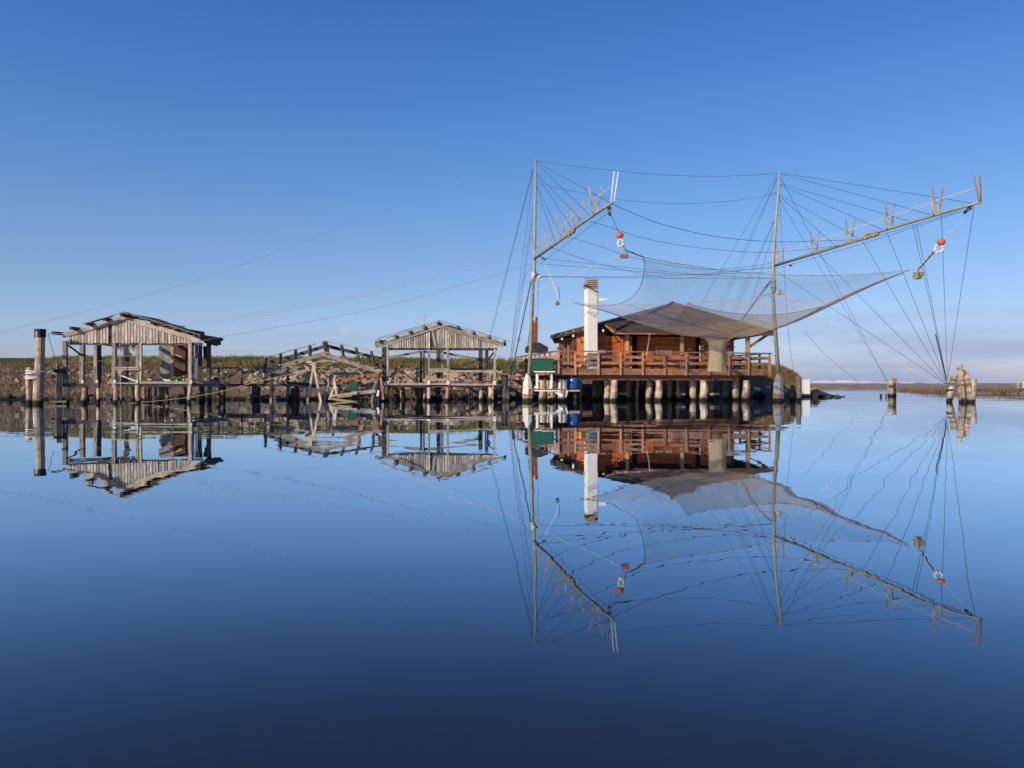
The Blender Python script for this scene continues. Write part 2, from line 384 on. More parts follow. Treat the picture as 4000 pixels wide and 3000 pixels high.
    def lathe(s, c, prof, n=16, mi=0, tint=None, axis=None):
        """prof: (radius, z) from bottom to top around the vertical through c"""
        c = V(c); base = len(s.v); tint = R.random() if tint is None else tint
        for r, z in prof:
            for j in range(n):
                th = 6.283185 * j / n
                s.v.append(c + V((math.cos(th) * r, math.sin(th) * r, z)))
        for i in range(len(prof) - 1):
            for j in range(n):
                p = base + i * n; j2 = (j + 1) % n
                s.face((p + j, p + j2, p + n + j2, p + n + j), ((j / n, prof[i][1]), ((j + 1) / n, prof[i][1]), ((j + 1) / n, prof[i + 1][1]), (j / n, prof[i + 1][1])), tint, mi)
        s.face(tuple(base + j for j in range(n))[::-1], tuple((0, 0) for _ in range(n)), tint, mi)
        o = base + (len(prof) - 1) * n
        s.face(tuple(o + j for j in range(n)), tuple((0, 0) for _ in range(n)), tint, mi)
        return s
    def poly(s, pts, thick, nrm=None, tint=None, mi=0):
        """flat plate from a polygon with real thickness"""
        pts = [V(p) for p in pts]; n = len(pts); tint = R.random() if tint is None else tint
        if nrm is None:
            nrm = (pts[1] - pts[0]).cross(pts[2] - pts[0]).normalized()
        nrm = V(nrm); b = len(s.v)
        s.v += pts; s.v += [p - nrm * thick for p in pts]
        o = R.uniform(0, 40)
        e1 = (pts[1] - pts[0]).normalized(); e2 = nrm.cross(e1)
        U = [((p - pts[0]).dot(e1) + o, (p - pts[0]).dot(e2) + o) for p in pts]
        s.face(tuple(range(b, b + n)), tuple(U), tint, mi)
        s.face(tuple(range(b + n, b + 2 * n))[::-1], tuple(U[::-1]), tint, mi)
        for i in range(n):
            j = (i + 1) % n
            s.face((b + j, b + i, b + n + i, b + n + j), (U[j], U[i], U[i], U[j]), tint, mi)
        return s
    def build(s, name, mat, parent=None, smooth=False, origin=None):
        pw = V(parent['_w']) if parent is not None else V((0, 0, 0))
        if origin is None:
            xs = [v.x for v in s.v]; ys = [v.y for v in s.v]; zs = [v.z for v in s.v]
            origin = V(((min(xs) + max(xs)) / 2, (min(ys) + max(ys)) / 2, min(zs)))
        me = bpy.data.meshes.new(name)
        me.from_pydata([tuple(v - origin) for v in s.v], [], s.f)
        uvl = me.uv_layers.new(name='UVMap')
        flat = [c for f in s.uv for uv in f for c in uv]
        uvl.data.foreach_set('uv', flat)
        at = me.attributes.new('tint', 'FLOAT', 'FACE'); at.data.foreach_set('value', s.t)
        for mm in (mat if isinstance(mat, (list, tuple)) else [mat]): me.materials.append(M[mm] if isinstance(mm, str) else mm)
        me.polygons.foreach_set('material_index', s.mi)
        if smooth: me.polygons.foreach_set('use_smooth', [True] * len(s.f))
        me.update()
        o = bpy.data.objects.new(name, me); COL.objects.link(o)
        if parent is not None: o.parent = parent
        o.location = origin - pw
        o['_w'] = tuple(origin)
        return o

def tag(o, label=None, cat=None, group=None, kind=None):
    if label: o['label'] = label
    if cat: o['category'] = cat
    if group: o['group'] = group
    if kind: o['kind'] = kind
    return o

def empty(name, loc, label, cat, group=None):
    o = bpy.data.objects.new(name, None); COL.objects.link(o)
    o.location = loc; o['_w'] = tuple(loc); o.empty_display_size = .3
    return tag(o, label, cat, group)

def B(name, mat, parent, a, b, w, h, **kw):
    return MB().beam(a, b, w, h, **kw).build(name, mat, parent)

def LOG(name, mat, parent, px, d, ztop, r, r1=None, lean=0.0, zbot=-.6, **kw):
    a = G(px, d, zbot); b = G(px, d, ztop) + V((lean, 0, 0))
    return MB().log(a, b, r, r1 or r * .93, **kw).build(name, mat, parent, smooth=False)

# ------------------------------------------------------------------ camera, sun, sky
cam = bpy.data.cameras.new('camera'); co = bpy.data.objects.new('camera', cam); COL.objects.link(co)
co.location = (0, 0, EYE); co.rotation_euler = (math.pi / 2, 0, 0)
cam.sensor_width = 36; cam.lens = 27; cam.clip_end = 6000; cam.clip_start = .05
SC.camera = co
SUN_AZ, SUN_EL = math.radians(45), math.radians(22)      # behind the camera, round to the left
sdir = V((-math.sin(SUN_AZ) * math.cos(SUN_EL), -math.cos(SUN_AZ) * math.cos(SUN_EL), math.sin(SUN_EL)))
ld = bpy.data.lights.new('sun', 'SUN'); ld.energy = 5.0; ld.angle = math.radians(.55); ld.color = (1, .86, .69)
lo = bpy.data.objects.new('sun', ld); COL.objects.link(lo); lo.rotation_euler = sdir.to_track_quat('Z', 'Y').to_euler()
lo.location = sdir * 60

def sky():
    w = bpy.data.worlds.new('World'); SC.world = w; w.use_nodes = True
    nt = w.node_tree
    for n in list(nt.nodes): nt.nodes.remove(n)
    out = N(nt, 'ShaderNodeOutputWorld'); bg = N(nt, 'ShaderNodeBackground', Strength=SKY_STRENGTH)
    st = nt.nodes.new('ShaderNodeTexSky'); st.sky_type = 'NISHITA'; st.sun_disc = False
    st.sun_elevation = SUN_EL; st.sun_rotation = math.atan2(sdir.x, sdir.y)
    st.air_density = 1.0; st.dust_density = .3; st.ozone_density = 2.2; st.altitude = 0
    tc = N(nt, 'ShaderNodeTexCoord'); sep = N(nt, 'ShaderNodeSeparateXYZ'); nt.links.new(tc.outputs['Generated'], sep.inputs[0])
    z = sep.outputs[2]
    # cool the pale band along the horizon and deepen the blue overhead
    g = ramp(nt, z, SKY_RAMP)
    c = mixc(nt, 1.0, st.outputs[0], g, 'MULTIPLY')
    k = N(nt, 'ShaderNodeMapRange'); nt.links.new(sep.outputs[0], k.inputs[0]); k.inputs[1].default_value = -.5; k.inputs[2].default_value = .5; k.inputs[3].default_value = 1.36; k.inputs[4].default_value = 1.14
    vm = N(nt, 'ShaderNodeVectorMath', operation='SCALE'); nt.links.new(c, vm.inputs[0]); nt.links.new(k.outputs[0], vm.inputs['Scale']); c = vm.outputs[0]
    # thin lavender cloud low over the horizon
    mp = N(nt, 'ShaderNodeMapping'); nt.links.new(tc.outputs['Generated'], mp.inputs[0]); mp.inputs['Scale'].default_value = (2.0, 2.0, 16.0)
    mp.inputs['Location'].default_value = (3.1, 1.2, .4)
    no = N(nt, 'ShaderNodeTexNoise', Scale=1.6, Detail=5.0, Roughness=.55); nt.links.new(mp.outputs[0], no.inputs['Vector'])
    lowband = ramp(nt, z, [(0.0, (1, 1, 1)), (.035, (.75, .75, .75)), (.085, (.35, .35, .35)), (.13, (0, 0, 0))])
    side = N(nt, 'ShaderNodeMapRange'); nt.links.new(sep.outputs[0], side.inputs[0]); side.inputs[1].default_value = -.5; side.inputs[2].default_value = .62
    side.inputs[3].default_value = .35; side.inputs[4].default_value = 1.25
    cm = ramp(nt, no.outputs[0], [(.36, (0, 0, 0)), (.62, (1, 1, 1))])
    f = mth(nt, 'MULTIPLY', mth(nt, 'MULTIPLY', cm, lowband), side.outputs[0])
    c = mixc(nt, mth(nt, 'MULTIPLY', f, .85, clamp=True), c, CLOUD)
    # one small bright puff of cumulus low in the sky
    pd = V((1352 - 2000, 3000, 1500 - 1292)).normalized()
    sb = N(nt, 'ShaderNodeVectorMath', operation='SUBTRACT'); nt.links.new(tc.outputs['Generated'], sb.inputs[0]); sb.inputs[1].default_value = pd
    sc = N(nt, 'ShaderNodeVectorMath', operation='MULTIPLY'); nt.links.new(sb.outputs[0], sc.inputs[0]); sc.inputs[1].default_value = (90, 90, 150)
    ln = N(nt, 'ShaderNodeVectorMath', operation='LENGTH'); nt.links.new(sc.outputs[0], ln.inputs[0])
    pn = N(nt, 'ShaderNodeTexNoise', Scale=60.0, Detail=4.0); nt.links.new(tc.outputs['Generated'], pn.inputs['Vector'])
    pf = ramp(nt, mth(nt, 'MULTIPLY_ADD', pn.outputs[0], 1.7, mth(nt, 'MULTIPLY', ln.outputs[1], .5)), [(.95, (1, 1, 1)), (1.0, (0, 0, 0))])
    pf2 = N(nt, 'ShaderNodeMapRange'); nt.links.new(mth(nt, 'MULTIPLY_ADD', pn.outputs[0], 1.5, ln.outputs[1]), pf2.inputs[0])
    pf2.inputs[1].default_value = .9; pf2.inputs[2].default_value = 1.8; pf2.inputs[3].default_value = .55; pf2.inputs[4].default_value = 0
    c = mixc(nt, pf2.outputs[0], c, PUFF)
    nt.links.new(c, bg.inputs[0]); nt.links.new(bg.outputs[0], out.inputs[0])
SKY_STRENGTH = .13
SKY_RAMP = [(z, tuple(v / 1.3 for v in c)) for z, c in ((0.0, (.56, .58, .96)), (.03, (.60, .64, 1.02)), (.066, (.64, .73, 1.06)), (.132, (.63, .735, .98)), (.196, (.605, .775, 1.03)), (.287, (.515, .77, 1.12)), (.371, (.44, .73, 1.2)), (.444, (.37, .69, 1.18)), (.8, (.3, .6, 1.1)))]
CLOUD = (2.5, 3.1, 4.7)
PUFF = (4.6, 4.4, 5.2)
sky()
vs = SC.view_settings; vs.view_transform = 'Standard'; vs.look = 'None'; vs.exposure = 0; vs.gamma = 1
SC.cycles.max_bounces = 10; SC.cycles.transparent_max_bounces = 24

# ------------------------------------------------------------------ water and land
def water():
    m = MB(); S = 4000
    m.v = [V((-S, -60, 0)), V((S, -60, 0)), V((S, S, 0)), V((-S, S, 0))]
    m.face((0, 1, 2, 3), ((0, 0), (1, 0), (1, 1), (0, 1)), .5)
    o = m.build('water', 'water', origin=V((0, 0, 0))); tag(o, 'calm blue lagoon water mirroring the huts and masts', 'water', kind='structure')
water()

def lerp_tab(tab, x):
    if x <= tab[0][0]: return tab[0][1:]
    for a, b in zip(tab, tab[1:]):
        if x <= b[0]:
            k = (x - a[0]) / (b[0] - a[0]); return tuple(p + (q - p) * k for p, q in zip(a[1:], b[1:]))
    return tab[-1][1:]
# x : waterline y, crest y, crest z
BANK = [(-80, 46, 66, 2.9), (-40, 42, 59, 2.85), (-26, 41.0, 56.5, 2.72), (-14, 41.5, 54, 2.6), (0, 42.5, 51.5, 2.35), (8, 45.5, 52, 2.2), (15, 47.5, 52, 2.0), (18.3, 49, 52, 1.72), (20.2, 50.2, 52.4, .75), (21.8, 51.4, 53, .15), (23.5, 52, 53, -.25)]
def bank_z(x, y):
    yw, yc, zc = lerp_tab(BANK, x)
    nz = mnoise.noise(V((x * .35, y * .35, 3))) * .16 + mnoise.noise(V((x * 1.3, y * 1.3, 9))) * .07
    if y <= yc:
        t = (y - yw) / (yc - yw)
        if t < 0: return -.05 + t * 4
        z = zc * (1 - (1 - t) ** 1.55) if zc > 0 else zc
        return -.05 + z + .05 * t + nz * min(1, t * 3) * (1 if t < .85 else max(.35, (1 - t) / .15))
    t = (y - yc) / 9
    return zc + nz * .35 - max(0, (t - .2)) * 1.5 * 2
def embankment():
    m = MB(); xs = [-80 + i * .55 for i in range(int(104 / .55))]; ns = 34
    for x in xs:
        yw, yc, zc = lerp_tab(BANK, x)
        for j in range(ns):
            y = yw - .8 + (yc + 12 - yw + .8) * j / (ns - 1)
            m.v.append(V((x, y, bank_z(x, y))))
    for i in range(len(xs) - 1):
        for j in range(ns - 1):
            p = i * ns + j
            m.face((p, p + ns, p + ns + 1, p + 1), ((0, 0),) * 4, .5)
    tag(m.build('embankment', 'soil', smooth=True, origin=V((0, 0, 0))), 'low grassy earth embankment along the lagoon behind the huts', 'embankment', kind='structure')
embankment()

def blades(name, mat, n, pick, hmin, hmax, wid, label, cat, lean=.35, cluster=1, spread=.2):
    m = MB(); k = 0; tries = 0
    while k < n and tries < n * 12:
        tries += 1
        p = pick()
        if p is None: continue
        tint0 = R.random(); h0 = rnd(.65, 1.1)
        for _ in range(cluster):
            x = p[0] + rnd(-spread, spread); y = p[1] + rnd(-spread, spread); z = p[2] if cluster == 1 else bank_or(p, x, y)
            h = rnd(hmin, hmax) * h0; a = rnd(0, 6.28); l = rnd(0, lean) * h
            dx, dy = math.cos(a), math.sin(a); b = rnd(-.8, .8)
            wx, wy = math.cos(b) * wid, math.sin(b) * wid
            i = len(m.v)
            m.v += [V((x - wx, y - wy, z - .04)), V((x + wx, y + wy, z - .04)), V((x + dx * l * .45 + wx * .6, y + dy * l * .45 + wy * .6, z + h * .6)), V((x + dx * l, y + dy * l, z + h))]
            t = min(1, max(0, tint0 * .7 + R.random() * .3))
            m.face((i, i + 1, i + 2, i + 3), ((0, 0),) * 4, t)
            k += 1
    return tag(m.build(name, mat, origin=V((0, 0, 0))), label, cat, kind='stuff')
def bank_or(p, x, y): return bank_z(x, y) if len(p) < 4 else p[3](x, y)

def pick_grass():
    x = rnd(-34, 17.5); yw, yc, zc = lerp_tab(BANK, x); t = rnd(.38, 1.08) ; y = yw + (yc - yw) * t
    d = mnoise.noise(V((x * .3, y * .4, 31)))
    if t < .62 and R.random() > (t - .36) * 4 + d: return None
    return (x, y, bank_z(x, y))
blades('grass', 'grass', 46000, pick_grass, .10, .30, .018, 'short green and straw coloured grass on the upper embankment', 'grass', cluster=9, spread=.22)
def pick_scrub():
    x = rnd(-34, 19.5); yw, yc, zc = lerp_tab(BANK, x); t = rnd(.02, .62); y = yw + (yc - yw) * t
    if x > -17 and R.random() < (.82 if t > .2 else .0): return None
    if mnoise.noise(V((x * .5, y * .5, 77))) < -.22: return None
    return (x, y, bank_z(x, y))
blades('dry_scrub', 'scrub', 34000, pick_scrub, .10, .34, .016, 'brown dead scrub on the lower embankment above the waterline', 'scrub', lean=.9, cluster=14, spread=.26)
def pick_reed():
    if R.random() < .72:
        x = rnd(13.5, 19.3); yw, yc, zc = lerp_tab(BANK, x); y = yw + (yc - yw) * rnd(.3, 1.1)
    else:
        x = rnd(-34, 2); yw, yc, zc = lerp_tab(BANK, x); y = yw + (yc - yw) * rnd(.45, 1.05)
        if mnoise.noise(V((x * .45, y * .3, 5))) < .12: return None
    return (x, y, bank_z(x, y))
blades('dry_reeds', 'reed', 15000, pick_reed, .18, .52, .014, 'tall straw coloured reeds at the end of the embankment', 'reeds', cluster=12, spread=.3)

# marsh islet, low dykes far off
def ridge(name, mat, pts, halfw, label, cat, base=-.3, n=160):
    """low bank along the points (x, y, height)"""
    m = MB(); rows = []
    P = []
    for i in range(n):
        k = i / (n - 1) * (len(pts) - 1); j = min(int(k), len(pts) - 2); f = k - j
        P.append(V(pts[j]).lerp(V(pts[j + 1]), f))
    for i, p in enumerate(P):
        t = (P[min(i + 1, n - 1)] - P[max(i - 1, 0)]); t.z = 0; t.normalize(); s = V((t.y, -t.x, 0))
        for j in range(9):
            q = (j - 4) / 4; hw = halfw * (1 + .3 * mnoise.noise(V((p.x * .13, p.y * .13, j * .7))))
            h = base + (p.z - base) * (1 - q * q) ** .7 + (.12 * mnoise.noise(p * .6 + V((0, 0, j)))) * (1 - abs(q))
            m.v.append(V((p.x, p.y, h)) + s * (q * hw))
    for i in range(n - 1):
        for j in range(8):
            p = i * 9 + j
            m.face((p, p + 9, p + 10, p + 1), ((0, 0),) * 4, .5)
    return tag(m.build(name, mat, smooth=True, origin=V((0, 0, 0))), label, cat, kind='structure')
ISL = [(47.5, 93, -.02), (45.5, 84, .2), (43.5, 76, .32), (43.5, 70, .38), (46, 65, .42), (52, 62, .45), (75, 60, .5)]
ridge('marsh_islet', 'dyke', ISL, 2.6, 'low marshy islet of reddish plants in open water', 'islet')
ridge('mud_flat_strip', 'dyke', [(20, 150, .42), (60, 146, .5), (95, 142, .42), (110, 141, .1), (118, 141, -.2)], 4, 'narrow brown mud bank across the lagoon', 'mud bank')
ridge('far_dyke', 'fardyke', [(-150, 380, 1.25), (100, 370, 1.25), (400, 355, 1.2), (900, 340, 1.2)], 9, 'long grey brown dyke on the horizon', 'dyke')
def pick_marsh():
    k = rnd(0, len(ISL) - 1.001); j = int(k); p = V(ISL[j]).lerp(V(ISL[j + 1]), k - j)
    q = rnd(-1, 1); dx = rnd(-2.2, 2.2) * (.35 + .65 * min(1, k)); dy = rnd(-2.2, 2.2) * (.35 + .65 * min(1, k))
    return (p.x + dx, p.y + dy, max(0.02, p.z - .2), lambda x, y, z=p.z: max(0.0, z - .25 + rnd(-.1, .12)))
blades('marsh_plants', 'marsh', 22000, pick_marsh, .12, .34, .028, 'reddish brown saltmarsh plants covering the low islet', 'marsh plants', lean=.8, cluster=12, spread=.5)

# ------------------------------------------------------------------ stones
def stone_mesh(name, mat, seed, flat=.75):
    bm = bmesh.new(); bmesh.ops.create_icosphere(bm, subdivisions=2, radius=.5); r = random.Random(seed)
    cuts = [(V((r.gauss(0, 1), r.gauss(0, 1), r.gauss(0, 1))).normalized(), r.uniform(.24, .40)) for _ in range(9)]
    for v in bm.verts:
        for nrm, dd in cuts:
            k = v.co.dot(nrm)
            if k > dd: v.co -= nrm * (k - dd)
        v.co *= 1 + .06 * mnoise.noise(v.co * 5 + V((seed, 0, 0)))
        v.co.z *= flat
    me = bpy.data.meshes.new(name); bm.to_mesh(me); bm.free(); me.materials.append(M[mat]); return me
STONES = {k: [stone_mesh('boulder', k, 10 + i + s * 20) for i in range(6)] for s, k in enumerate(('rock_pale', 'rock_grey', 'rock_wet'))}
def stone(kind, x, y, z, s, label, group, sx=1.25):
    o = bpy.data.objects.new('boulder', R.choice(STONES[kind])); COL.objects.link(o)
    o.location = (x, y, z); o.scale = (s * rnd(.8, sx), s * rnd(.75, 1.15), s * rnd(.65, 1.0)); o.rotation_euler = (rnd(-.5, .5), rnd(-.5, .5), rnd(0, 6.28))
    tag(o, label, 'boulder', group)
n = 0
while n < 152:
    x = rnd(-16.5, 2.5); yw, yc, zc = lerp_tab(BANK, x); t = rnd(.10, .47)
    if t < .2 and R.random() < .5: continue
    dens = mnoise.noise(V((x * .4, t * 3, 55)))
    if dens < -.28: continue
    y = yw + (yc - yw) * t; pale = R.random() < .62 or x > -6
    stone('rock_pale' if pale else 'rock_grey', x, y, bank_z(x, y) + .13, rnd(.32, .78) * (1.15 if R.random() < .2 else .85),
          'pale sandstone boulder in the riprap on the slope behind the huts' if pale else 'dull grey boulder in the riprap on the slope behind the huts', 'pale riprap boulders' if pale else 'grey riprap boulders'); n += 1
for i in range(42):
    x = rnd(-29, -16.5); yw, yc, zc = lerp_tab(BANK, x); y = yw + (yc - yw) * rnd(.2, .42)
    stone('rock_pale', x, y, bank_z(x, y) + .14, rnd(.3, .62), 'tan boulder half buried in scrub near the tall mooring pile', 'boulders in the scrub')
for i in range(46):
    x = -29 + i * .7 + rnd(-.3, .3); yw, yc, zc = lerp_tab(BANK, x); y = yw + rnd(-.5, .55)
    stone('rock_wet', x, y, rnd(-.05, .16), rnd(.4, .78), 'dark wet boulder at the waterline below the embankment', 'wet boulders along the waterline', sx=1.6)
for i in range(9):
    x = rnd(3.5, 17.5); yw, yc, zc = lerp_tab(BANK, x); y = yw + rnd(-.4, .8)
    stone('rock_wet', x, y, rnd(-.05, .2), rnd(.4, .8), 'dark boulder in the shade behind the house stilts', 'boulders behind the house stilts')
for i in range(30):
    k = R.random(); x = 17.6 + 4.3 * k; y = 48.9 + 1.6 * k + rnd(-.45, .6)
    stone('rock_wet', x, y, rnd(-.08, .22) * (1.1 - k), rnd(.28, .62) * (1.15 - .5 * k), 'dark stone in the low spit tapering into open water', 'stones of the low spit', sx=1.6)
for i in range(17):
    x = rnd(16.3, 20.2); yw, yc, zc = lerp_tab(BANK, x); y = yw + rnd(.1, 1.2)
    stone('rock_pale', x, y, bank_z(x, y) + .1, rnd(.26, .6), 'pale broken rubble stone at the end of the embankment', 'rubble stones at the embankment end')

def rubble():
    m = MB(); k = 0
    ico = bmesh.new(); bmesh.ops.create_icosphere(ico, subdivisions=1, radius=1.0); iv = [v.co.copy() for v in ico.verts]; fc = [tuple(v.index for v in f.verts) for f in ico.faces]; ico.free()
    while k < 1900:
        x = rnd(-29, 3) if R.random() < .5 else rnd(-15.5, 2.6); yw, yc, zc = lerp_tab(BANK, x); t = rnd(.12, .5)
        dn = mnoise.noise(V((x * .45, t * 4, 12)))
        if R.random() > (.75 + dn if x > -15.5 else .15 + dn * .6): continue
        y = yw + (yc - yw) * t; s = rnd(.06, .2) * (1 if x > -15 else .8); q = Matrix.Rotation(rnd(0, 6.28), 3, V((rnd(-1, 1), rnd(-1, 1), 1)).normalized())
        c = V((x, y, bank_z(x, y) + s * .35)); b = len(m.v); sc = V((rnd(.8, 1.5), rnd(.7, 1.2), rnd(.6, 1)))
        for v in iv:
            w = q @ V((v.x * sc.x, v.y * sc.y, v.z * sc.z)); m.v.append(c + w * s * rnd(.75, 1.15))
        tn = R.random()
        for f in fc: m.face(tuple(b + i for i in f), ((c.x, c.y),) * 3, tn)
        k += 1
    tag(m.build('rubble', 'rubble', origin=V((0, 0, 0))), 'small pale stone rubble scattered between the boulders of the bank', 'rubble', kind='stuff')
M['rubble'] = blade_mat('pale_rubble', (.17, .115, .075), (.32, .23, .15), (.47, .37, .27))
rubble()

# ------------------------------------------------------------------ white farm sheds on the horizon
def greenhouse(px0, px1, d, h0, h1, label, name='greenhouse'):
    a = G(px0, d, .9); b = G(px1, d, .9); t = empty(name, (a + b) / 2, label, 'greenhouse' if name == 'greenhouse' else 'shed', 'pale farm buildings on the far dyke')
    L = (b - a).length; c = (a + b) / 2
    MB().box(c + V((0, 4, h0 / 2)), L, 8, h0, tint=.5).build('wall', 'tinwall', t)
    r = MB(); sl = L * .1 if h1 > .6 else .2; z = .9 + h0
    P = [(a.x - .2, d - .2, z), (b.x + .2, d - .2, z), (b.x - sl, d + 3, z + h1), (a.x + sl * .4, d + 3, z + h1), (a.x - .2, d + 8, z), (b.x + .2, d + 8, z)]
    r.v = [V(p) for p in P]
    for f in ((0, 1, 2, 3), (5, 4, 3, 2), (0, 3, 4), (1, 5, 2), (1, 0, 4, 5)): r.face(f, ((0, 0),) * len(f), .5)
    r.build('roof', 'tin', t)
greenhouse(3189, 3424, 366, .55, .7, 'long low white roofed greenhouse on the horizon dyke')
greenhouse(3219, 3238, 400, 1.75, .1, 'small white block building behind the long greenhouse', 'farm_shed')
greenhouse(3284, 3327, 400, 1.85, .1, 'wider white block building behind the long greenhouse', 'farm_shed')
greenhouse(3452, 3480, 395, .7, .12, 'short white shed roof on the horizon beside the paired posts', 'farm_shed')
greenhouse(3545, 3570, 395, .75, .12, 'white shed roof on the horizon beside the reddish islet tip', 'farm_shed')
greenhouse(3640, 3664, 395, .65, .12, 'white shed roof on the horizon behind the leaning post', 'farm_shed')

# ------------------------------------------------------------------ zoom windows I measured in -> photograph pixels
def r1(x, y): return (x * .33156, 1150 + y * .33156)
def r2(x, y): return (450 + x * .33156, 1150 + y * .33156)
def r3(x, y): return (900 + x * .33146, 1150 + y * .33146)
def r4(x, y): return (1400 + x * .33146, 1150 + y * .33146)
def r5(x, y): return (1950 + x * .3616, 1050 + y * .3616)
def r6(x, y): return (2400 + x * .3617, 1050 + y * .3617)
def r7(x, y): return (2950 + x * .3616, 1050 + y * .3616)
def r8(x, y): return (3400 + x * .3617, 1050 + y * .3617)
def q1(x, y): return (2000 + x * .34364, 580 + y * .34364)
def q2(x, y): return (2450 + x * .34364, 580 + y * .34364)
def q3(x, y): return (2950 + x * .34364, 580 + y * .34364)
def q4(x, y): return (3400 + x * .34364, 580 + y * .34364)

def S(parent, name, mat, z, a, b, w, h, d, d1=None, **kw):
    pa, pb = z(*a), z(*b)
    return B(name, mat, parent, W(*pa, d), W(*pb, d if d1 is None else d1), w, h, **kw)

def plate(parent, px, py, d, s=.13):
    """small white plate with two dots over one, nailed to a post"""
    c = W(px, py, d)
    p = MB().box(c, s, .012, s * 1.15, tint=.6).build('plate', 'whitepaint', parent)
    mk = MB()
    for dx, dz, r in ((-.03, .025, .016), (.03, .025, .016), (0, -.025, .019)):
        cc = c + V((dx, -.0095, dz))
        mk.v += [cc + V((math.cos(i * .785) * r, 0, math.sin(i * .785) * r)) for i in range(8)]
        b = len(mk.v) - 8; mk.face(tuple(range(b, b + 8))[::-1], ((0, 0),) * 8, .5)
    mk.build('mark', 'black', p)

def gable(parent, xs0, xs1, roof, ybot, d, n, missing=(), ragged=3, name='gable_boards', mat='board', slip={}):
    m = MB(); wpx = (xs1 - xs0) / n
    for i in range(n):
        x = xs0 + (i + .5) * wpx
        if i in missing: continue
        yt = roof(x) + rnd(-1, 1); yb = ybot + rnd(-ragged, ragged) * .5
        dx = slip.get(i, rnd(-.5, .5))
        m.beam(W(x + dx, yb, d + rnd(-.008, .008)), W(x, yt, d), wpx * d / F * rnd(.70, .86), .024, tint=rnd(0, 1))
    return m.build(name, mat, parent)

def seg(a, b):
    return lambda x: a[1] + (b[1] - a[1]) * (x - a[0]) / (b[0] - a[0])

# ------------------------------------------------------------------ big mooring pile on the left and its neighbours
d = 32.3
t = empty('mooring_pile', G(152, d), 'tallest grey timber mooring pile with dark metal cap, standing in water beside the first hut', 'mooring pile')
a = G(148, d, -.8); b = W(157, 1310, d)
MB().log(a, b, .205, .185, n=14, segs=9, lump=.05, bend=.02, tint=.45).build('log', 'pile', t)
MB().lathe(W(157, 1318, d), [(.20, 0), (.215, .02), (.215, .26), (.225, .27), (.225, .35), (.19, .352)], n=12).build('cap', 'black', t)
MB().box(W(143, 1305, d - .21), .05, .03, .22).build('cap_handle', 'steel', t)
t = LOG('mooring_pile', 'pile', None, 113, d + .1, .84 + (1500 - 1433) * d / F, .12, .10, lean=.04, n=11, lump=.09)
tag(t, 'short weathered timber pile lashed with white rope to the tallest pile', 'mooring pile')
rp = MB()
for i in range(11):
    z0 = W(0, 1448 + i * 2.6 + (6 if i > 5 else 0), d).z
    pts = []
    for k in range(25):
        th = 6.2832 * k / 24
        x = 133 + math.cos(th) * 31; y = d + .02 + math.sin(th) * .27
        pts.append(V(((x - 2000) / F * d, y, z0 + .012 * math.sin(th * 2 + i))))
    rp.tube(pts, .014, n=5, caps=False)
tag(rp.build('rope_lashing', 'rope'), 'white rope wrapped many times round two timber piles', 'rope')
t = empty('mooring_pile', G(232, 33.0), 'pale timber pile with dark iron bracket, between the tallest pile and the first hut', 'mooring pile')
MB().log(G(232, 33, -.8), W(229, 1424, 33), .135, .11, n=12, segs=8, lump=.08, bend=.04, tint=.75).build('log', 'pile', t)
MB().box(W(233, 1449, 32.98), .32, .30, .16).build('bracket', 'black', t)
m = MB(); m.beam(W(196, 1571, 32.6) * 1.0 + V((0, 0, .02)), W(260, 1570, 32.9) + V((0, 0, .02)), .07, .34, tint=.6, w2=.09)
tag(m.build('floating_plank', 'ochre'), 'pale floating plank at the foot of the bracketed pile', 'plank')

